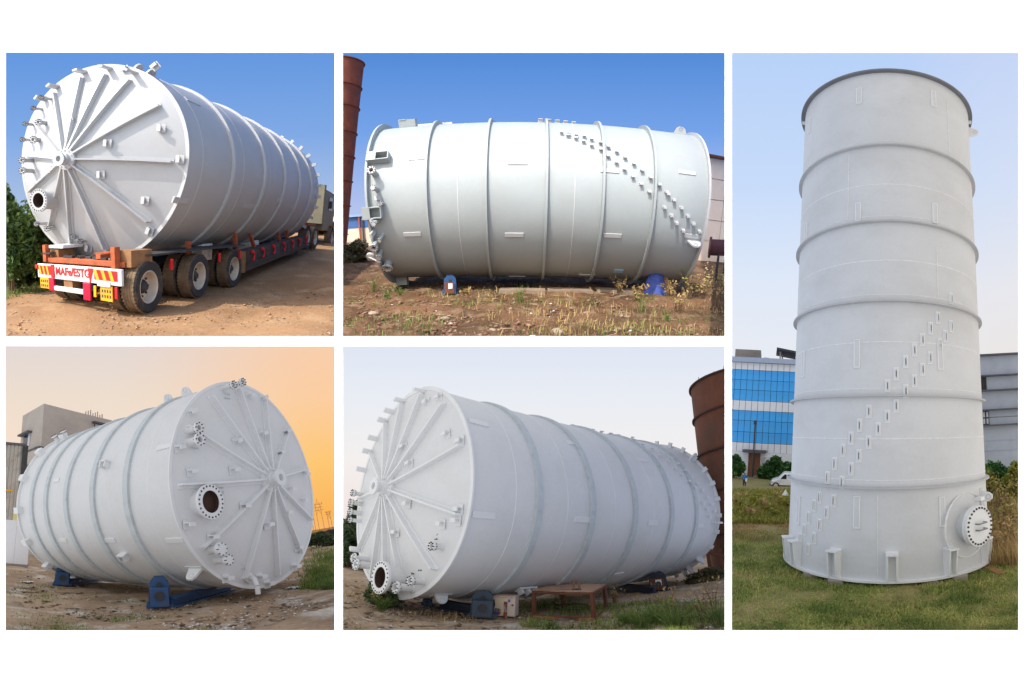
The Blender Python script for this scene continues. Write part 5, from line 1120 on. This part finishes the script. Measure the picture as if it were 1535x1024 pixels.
a_, z_ = t5.shell(1463, 747); t5.bar(t5.on_shell(a_, z_), .16, .07); t5.lug(t5.on_shell(a_ - .13, z_), .22, .26); t5.lug(t5.on_shell(rad(-88), .30), .26, .34); t5.bar(t5.on_shell(rad(-84), .06), .1, .05); t5.bar(t5.on_shell(rad(84), .06), .1, .05)
for i, (px, py) in enumerate(((1215, 866), (1252, 877), (1328, 879), (1395, 876), (1440, 871))):
    solo(5, 'concrete_block', MB().box((0, .12, .035), (.24, .26, .11)).mesh('concrete_block', CONC), 'flat concrete block under the edge of the upright tank, %s from the left' % ('first', 'second', 'third', 'fourth', 'fifth')[i], 'concrete block', G(5, px, py), YAW(5, G(5, px, py)), 'blocks under the upright tank')
P, Q = G(5, 1479, 852), G(5, 1503, 863); d = Q - P; solo(5, 'plank', MB().box((d.length / 2, 0, .03), (d.length, .16, .04)).mesh('plank', WOOD), 'brown plank on the grass right of the upright tank', 'plank', P, math.atan2(d.y, d.x))
# glass-fronted building, left
def glass_building():
    p = AT(5, 1147, 718, 30); r = root(5, 'office_building', 'office building with blue glass bands and pale cladding left of the upright tank', 'building', (p.x, p.y, 0), YAW(5, p)); u = U(5, p)
    Z = lambda y: VZ(5, p, 1147, y); x0, n, w = -62 * u, 13, 9.1 * u
    rows = [(538, 545, FASCIA, 'fascia'), (545, 556, CLAD, 'cladding_panel'), (556, 571, GLASSB, 'glass_pane'), (571, 586, GLASSB, 'glass_pane'), (586, 602, GLASSB, 'glass_pane'), (602, 617, CLAD, 'cladding_panel'), (617, 632, GLASSB, 'glass_pane'), (632, 649, GLASSB, 'glass_pane'), (649, 665, GLASSB, 'glass_pane'), (665, 679, CLAD, 'cladding_panel')]
    meshes = {}
    for j, (ya, yb, m, nm) in enumerate(rows):
        za, zb = Z(ya), Z(yb)
        if nm == 'fascia': part('fascia', MB().box((x0 + n * w / 2, -.1, (za + zb) / 2), (n * w + .4, .5, za - zb)), m, r); continue
        for i in range(n):
            key = (j,)
            if key not in meshes: meshes[key] = MB().box((0, 0, 0), (w - .025, .1, za - zb - .025)).mesh(nm, m)
            o = part(nm, meshes[key], None, r, T(x0 + (i + .5) * w, -.02 if nm != 'glass_pane' else .0, (za + zb) / 2) @ RX(random.uniform(-.006, .006)) @ RZ(random.uniform(-.008, .008)))
    part('wall', MB().box((x0 + n * w / 2, 2.2, Z(539) / 2), (n * w, 4.2, Z(539))), mat('dark_mullion', lin(58, 84, 112), .6), r)
    part('wall', MB().box((x0 + n * w / 2, .0, Z(679) / 2), (n * w, .3, Z(679))), CLAD, r)
    dr = part('door', MB().box((-17 * u, -.18, (Z(680) + Z(719)) / 2), (17 * u, .1, Z(680) - Z(719))), mat('brown_door', lin(126, 78, 52), .6, var=.15, vscale=6), r)
    part('door_frame', MB().box((-26.5 * u, -.2, (Z(680) + Z(719)) / 2), (1.6 * u, .12, Z(680) - Z(719))).box((-7.5 * u, -.2, (Z(680) + Z(719)) / 2), (1.6 * u, .12, Z(680) - Z(719))), WHITEP, dr); part('door_leaf_gap', MB().box((-17 * u, -.236, (Z(680) + Z(719)) / 2), (.5 * u, .02, Z(680) - Z(719))), STEELD, dr)
    part('canopy', MB().box((-17 * u, -.5, Z(677)), (34 * u, 1.0, 4 * u)), LEDGE, r)
    st = MB()
    for i in range(4): st.box((-16 * u, -.5 - .25 * i, Z(719) * (1 - i * .25) / 2), (24 * u, .3, Z(719) * (1 - i * .25)))
    part('steps', st, mat('mossy_steps', lin(62, 78, 62), .9), r)
    ac = part('meter_box', MB().box((4 * u, -.25, Z(692)), (12 * u, .3, 14 * u)), WHITEP, r); part('meter_dial', MB().tube((2.5 * u, -.41, Z(691)), (2.5 * u, -.44, Z(691)), 2.6 * u, n=14), LEDGE, ac); part('meter_dial', MB().box((6 * u, -.42, Z(693)), (2 * u, .03, 5 * u)), LEDGE, ac)
    part('rooftop_room', MB().box((-38 * u, 3.5, (Z(538) + Z(516)) / 2), (42 * u, 2.4, Z(516) - Z(538))), CONC, r); part('roof_pipe', MB().tube((-8 * u, 1, Z(538)), (-8 * u, 1, Z(533)), .08).tube((-12 * u, 1, Z(534)), (-4 * u, 1, Z(534)), .08), SHEET, r)
    cp = part('solar_canopy', MB().prism([(8 * u, Z(521)), (60 * u, Z(529)), (60 * u, Z(526)), (8 * u, Z(518))], .4, 3.0), mat('dark_canopy', lin(54, 62, 66), .6), r)
    for x_, y_ in ((14, .8), (18, 2.0), (42, .8)): part('canopy_post', MB().box((x_ * u, y_, (Z(538) + Z(523)) / 2), (.1, .1, Z(523) - Z(538))), SHEET, cp)
    part('lamp_post', MB().tube((-18 * u, -1.2, 0), (-18 * u, -1.2, Z(636)), .05).box((-18 * u, -1.25, Z(635)), (.2, .3, .25)), STEELD, r)
    clip(r, 5, 1093.6)
glass_building()
def grey_building():
    p = AT(5, 1500, 700, 26); r = root(5, 'grey_factory', 'blue-grey rendered factory building with dark ledges right of the upright tank', 'building', (p.x, p.y, 0), YAW(5, p)); u = U(5, p); Z = lambda y: VZ(5, p, 1500, y)
    x0, x1 = -60 * u, 60 * u; W_ = x1 - x0
    part('wall', MB().box((0, 2, Z(533) / 2), (W_, 4, Z(533))), RENDER5, r); part('parapet', MB().box((0, 1.9, Z(533) + .05), (W_ + .3, 4.3, .1)), LEDGE, r)
    for y in (563, 585, 614, 637): part('ledge', MB().box((0, -.15, Z(y)), (W_ + .3, .4, 2.0 * u)), LEDGE, r)
    for ya, yb, m, xa, xb in ((564.5, 583.5, GLASSD, -33, -14.5), (615.5, 635.5, GLASSL, -33, -13)):
        wd = part('window', MB().box(((xa + xb) / 2 * u, -.015, (Z(ya) + Z(yb)) / 2), ((xb - xa) * u, .08, Z(ya) - Z(yb))), STEELD, r)
        nx, ny = (4, 1) if m is GLASSD else (4, 2)
        for i in range(nx):
            for j in range(ny):
                cw, ch = (xb - xa) * u / nx, (Z(ya) - Z(yb)) / ny; part('pane', MB().box((xa * u + (i + .5) * cw, -.06, Z(yb) + (j + .5) * ch), (cw - .08, .03, ch - .08)), m, wd)
    for y in (625,): part('wall_groove', MB().box((20 * u, -.01, Z(y)), (70 * u, .03, .6 * u)), LEDGE, r)
    for y in (660, 675): part('wall_groove', MB().box((0, -.01, Z(y)), (W_, .03, .5 * u)), FASCIA, r)
    clip(r, 5, None, 1532)
grey_building()
def white_car():
    p = AT(5, 1174, 733, 24); u = U(5, p); r = root(5, 'white_van', 'small white van parked by the shrubs left of the upright tank', 'van', (p.x, p.y, 0), YAW(5, p)); L = 46 * u; H = 24 * u; x = -19 * u
    s_ = Z0 = VZ(5, p, 1174, 733); q = MB().prism([(x, s_ + H * .2), (x + L * .95, s_ + H * .2), (x + L, s_ + H * .5), (x + L * .97, s_ + H * .98), (x + L * .42, s_ + H), (x + L * .24, s_ + H * .62), (x + L * .03, s_ + H * .48)], 0, 1.5)
    b = part('body', q, CARW, r, bevel=.07)
    part('side_window', MB().prism([(x + L * .30, s_ + H * .62), (x + L * .5, s_ + H * .62), (x + L * .5, s_ + H * .9), (x + L * .44, s_ + H * .9)], -.012, .02), GLASSD, b); part('side_window', MB().prism([(x + L * .54, s_ + H * .62), (x + L * .8, s_ + H * .62), (x + L * .8, s_ + H * .9), (x + L * .54, s_ + H * .9)], -.012, .02), GLASSD, b)
    part('door', MB().box((x + L * .41, -.006, s_ + H * .42), (L * .26, .012, H * .36)), CARW, b)
    for f in (.18, .78):
        w = part('wheel', MB().tube((x + L * f, -.04, s_ + H * .2), (x + L * f, .22, s_ + H * .2), H * .2, n=24), RUBBER, r); part('rim', MB().tube((x + L * f, -.06, s_ + H * .2), (x + L * f, -.03, s_ + H * .2), H * .12, n=18), RIM, w)
    part('headlamp', MB().box((x + L * .04, .1, s_ + H * .42), (L * .05, .3, H * .08)), GLASSL, r); part('mirror', MB().box((x + L * .3, -.12, s_ + H * .62), (.12, .16, .14)), CARW, r); part('bumper', MB().box((x + L * .02, .75, s_ + H * .24), (L * .05, 1.4, H * .12)), STEELD, r)
white_car()
def person():
    p = AT(5, 1115.5, 729, 22); u = U(5, p); H = 20 * u; s_ = VZ(5, p, 1115, 729); r = root(5, 'person', 'person in a blue shirt standing by the steps of the glass building', 'person', (p.x, p.y, s_), YAW(5, p))
    bm = bmesh.new(); J = [(0, 0, .52), (0, 0, .62), (0, 0, .74), (0, 0, .81), (0, -.005, .86), (0, -.01, .93), (0, -.005, .985), (-.055, 0, .50), (-.06, -.01, .27), (-.06, .01, .03), (-.06, -.05, .01), (.055, 0, .50), (.065, -.02, .27), (.07, .01, .03), (.07, -.05, .01), (-.11, 0, .79), (-.15, .01, .62), (-.14, -.05, .48), (-.14, -.06, .43), (.11, 0, .79), (.15, .02, .62), (.13, -.06, .50), (.12, -.08, .45)]
    E = [(0, 1), (1, 2), (2, 3), (3, 4), (4, 5), (5, 6), (0, 7), (7, 8), (8, 9), (9, 10), (0, 11), (11, 12), (12, 13), (13, 14), (3, 15), (15, 16), (16, 17), (17, 18), (3, 19), (19, 20), (20, 21), (21, 22)]
    rd = [.075, .075, .085, .05, .032, .058, .04, .055, .04, .026, .022, .055, .04, .026, .022, .036, .028, .022, .018, .036, .028, .022, .018]
    me = bpy.data.meshes.new('body'); me.from_pydata([tuple(c * H for c in q) for q in J], E, []); o = part('body', me, None, r); me.materials.append(SKIN); o.modifiers.new('skin', 'SKIN')
    for i, q in enumerate(rd): me.skin_vertices[0].data[i].radius = (q * H, q * H * .85)
    me.skin_vertices[0].data[0].use_root = True
    sb = o.modifiers.new('sub', 'SUBSURF'); sb.levels = sb.render_levels = 2
    def sleeve(pts, rs): 
        mb = MB()
        for (a, b), (ra, rb_) in zip(zip(pts[:-1], pts[1:]), zip(rs[:-1], rs[1:])): mb.tube([c * H for c in a], [c * H for c in b], ra * H, rb_ * H, 14)
        return mb
    m1 = sleeve([(0, 0, .50), (0, 0, .62), (0, 0, .74), (0, 0, .82)], [.098, .09, .1, .06]); m2 = sleeve([(-.1, 0, .80), (-.155, .01, .64)], [.045, .042]); m3 = sleeve([(.1, 0, .80), (.155, .02, .64)], [.045, .042])
    for mm in (m2, m3): m1.add(mm.v, mm.f, True)
    part('shirt', m1, SHIRT, r); t_ = sleeve([(-.05, 0, .53), (-.06, -.01, .27), (-.06, .01, .05)], [.075, .055, .042]); t2_ = sleeve([(.05, 0, .53), (.065, -.02, .27), (.07, .01, .05)], [.075, .055, .042]); t_.add(t2_.v, t2_.f, True); part('trousers', t_, TROUS, r)
    hbm = MB().lathe([(.001, 1.0 * H), (.05 * H, .985 * H), (.066 * H, .95 * H), (.064 * H, .92 * H)], 14); part('hair', hbm, HAIR, r, T(0, .008 * H, 0))
    part('carried_cloth', MB().box((.12 * H, -.1 * H, .5 * H), (.14 * H, .06 * H, .26 * H)), WHITEP, r)
person()
pm = AT(5, 1177, 745, 19); um = U(5, pm); zm = VZ(5, pm, 1177, 743); wm_ = root(5, 'marker_pyramid', 'small white triangular marker in the weeds before the van', 'marker', (pm.x, pm.y, 0), YAW(5, pm))
part('marker', MB().add([(-5 * um, 0, zm), (5 * um, 0, zm), (0, .5, zm), (0, .15, zm + 9 * um)], [(0, 1, 3), (1, 2, 3), (2, 0, 3), (0, 2, 1)]), WHITEP, wm_); part('stake', MB().box((0, .15, zm / 2), (.08, .08, zm)), WOOD, wm_)
# plants
for i, (px, yb, yt, D, w, n_, m, lab) in enumerate(((1102, 714, 682, 27.5, 26, 2600, LEAF5, 'dark green shrub left of the brown door'), (1164, 714, 678, 27.5, 36, 4200, LEAF5, 'dark green shrub right of the white meter box'), (1188, 712, 680, 27.5, 30, 3000, LEAF5, 'dark green shrub behind the white van, touching the tank edge'), (1150, 714, 688, 27.7, 22, 1800, LEAF5, 'small dark green shrub under the meter box'))):
    pf = AT(5, px, yb, D); u_ = U(5, pf); zb = max(0, VZ(5, pf, px, yb)); bush(5, 0, 0, w, (yb - yt), 20, n_, .15, m, lab, 200 + i, 'shrub', 'shrubs along the glass building', Vector((pf.x, pf.y, 0)), (1094, None))
for i, (px, yb, yt, D, w, n_, m, lab, nm) in enumerate(((1500, 735, 684, 20, 60, 5000, LEAF5, 'green shrub before the blue-grey wall right of the upright tank', 'shrub'), (1482, 745, 702, 17, 34, 3500, LEAFY, 'yellow-green shrub touching the right edge of the upright tank', 'shrub'), (1522, 750, 694, 17, 36, 3500, LEAFY, 'yellow-green shrub at the right edge of the lawn scene', 'shrub'))):
    pf = AT(5, px, yb, D); bush(5, 0, 0, w, yb - yt + (VZ(5, pf, px, yb)) / U(5, pf), 30, n_, .10, m, lab, 210 + i, nm, 'shrubs right of the upright tank', Vector((pf.x, pf.y, 0)), (None, 1532))
for i in range(16):
    px = 1480 + (i * 37 % 50); yb = 770 + (i * 53 % 75)
    weed(5, px, yb, 60 - (yb - 770) * .25, GRASSD if i % 3 else LEAFY, 'tall dry brown weed right of the upright tank' if i % 3 else 'tall yellow-green weed right of the upright tank', 300 + i, 'tall dry weeds right of the upright tank' if i % 3 else 'tall green weeds right of the upright tank', 16, .35, heads=True, leaf=.05, nl=90, clipx=(None, 1532))
for i in range(14):
    px = 1098 + i * 7; yb = 756 + (i * 29 % 24)
    weed(5, px, yb, 15 + (i * 7 % 9), LEAFY if i % 3 != 1 else GRASSD, 'yellow-green weed in the rough grass before the glass building' if i % 3 != 1 else 'dry weed in the rough grass before the glass building', 340 + i, 'green weeds before the glass building' if i % 3 != 1 else 'dry weeds before the glass building', 14, .5, leaf=.07, nl=70, clipx=(1094, None) if px < 1110 else None)
blades(5, 'rough_grass', scatter(5, 9000, 1094, 1196, 735, 786, 41), .08, .26, LEAFY, .014, .8, 14)
blades(5, 'tall_dry_grass', scatter(5, 9000, 1472, 1531, 742, 850, 42), .12, .6, GRASSD, .009, .6, 15)
blades(5, 'lawn_grass', scatter(5, 90000, 1094, 1532, 800, 953, 43, lambda X, Y, x, y, rs: fbm(X, Y, .9, 3) + rs.uniform(-.5, .9) > -.05), .025, .10, GRASS5, .0062, 1.2, 16)
blades(5, 'green_grass', scatter(5, 36000, 1094, 1532, 795, 953, 44, clump(1.6, .0, 12)), .03, .13, GRASSG, .006, 1.1, 17)
blades(5, 'straw', scatter(5, 9000, 1094, 1532, 800, 953, 46, clump(2.2, .05, 15)), .03, .12, GRASSD, .005, 1.3, 19)
blades(5, 'dry_patch_grass', scatter(5, 7000, 1094, 1195, 772, 812, 45), .02, .09, GRASSD, .008, 1.2, 18)

# ------------------------------------------------------------------ labels of the many weeds: order within each group
ORD = 'first second third fourth fifth sixth seventh eighth ninth tenth eleventh twelfth thirteenth fourteenth'.split()
grp = {}
bpy.context.view_layer.update()
for o in C.objects:
    if o.parent is None and o.name.startswith('weed') and o.get('group'): grp.setdefault(o['group'], []).append(o)
for g, os_ in grp.items():
    os_.sort(key=lambda o: math.atan2(o.matrix_world.translation.x, o.matrix_world.translation.y))
    if len(os_) > 1:
        for i, o in enumerate(os_): o['label'] = o['label'] + ', ' + ORD[i] + ' from the left'
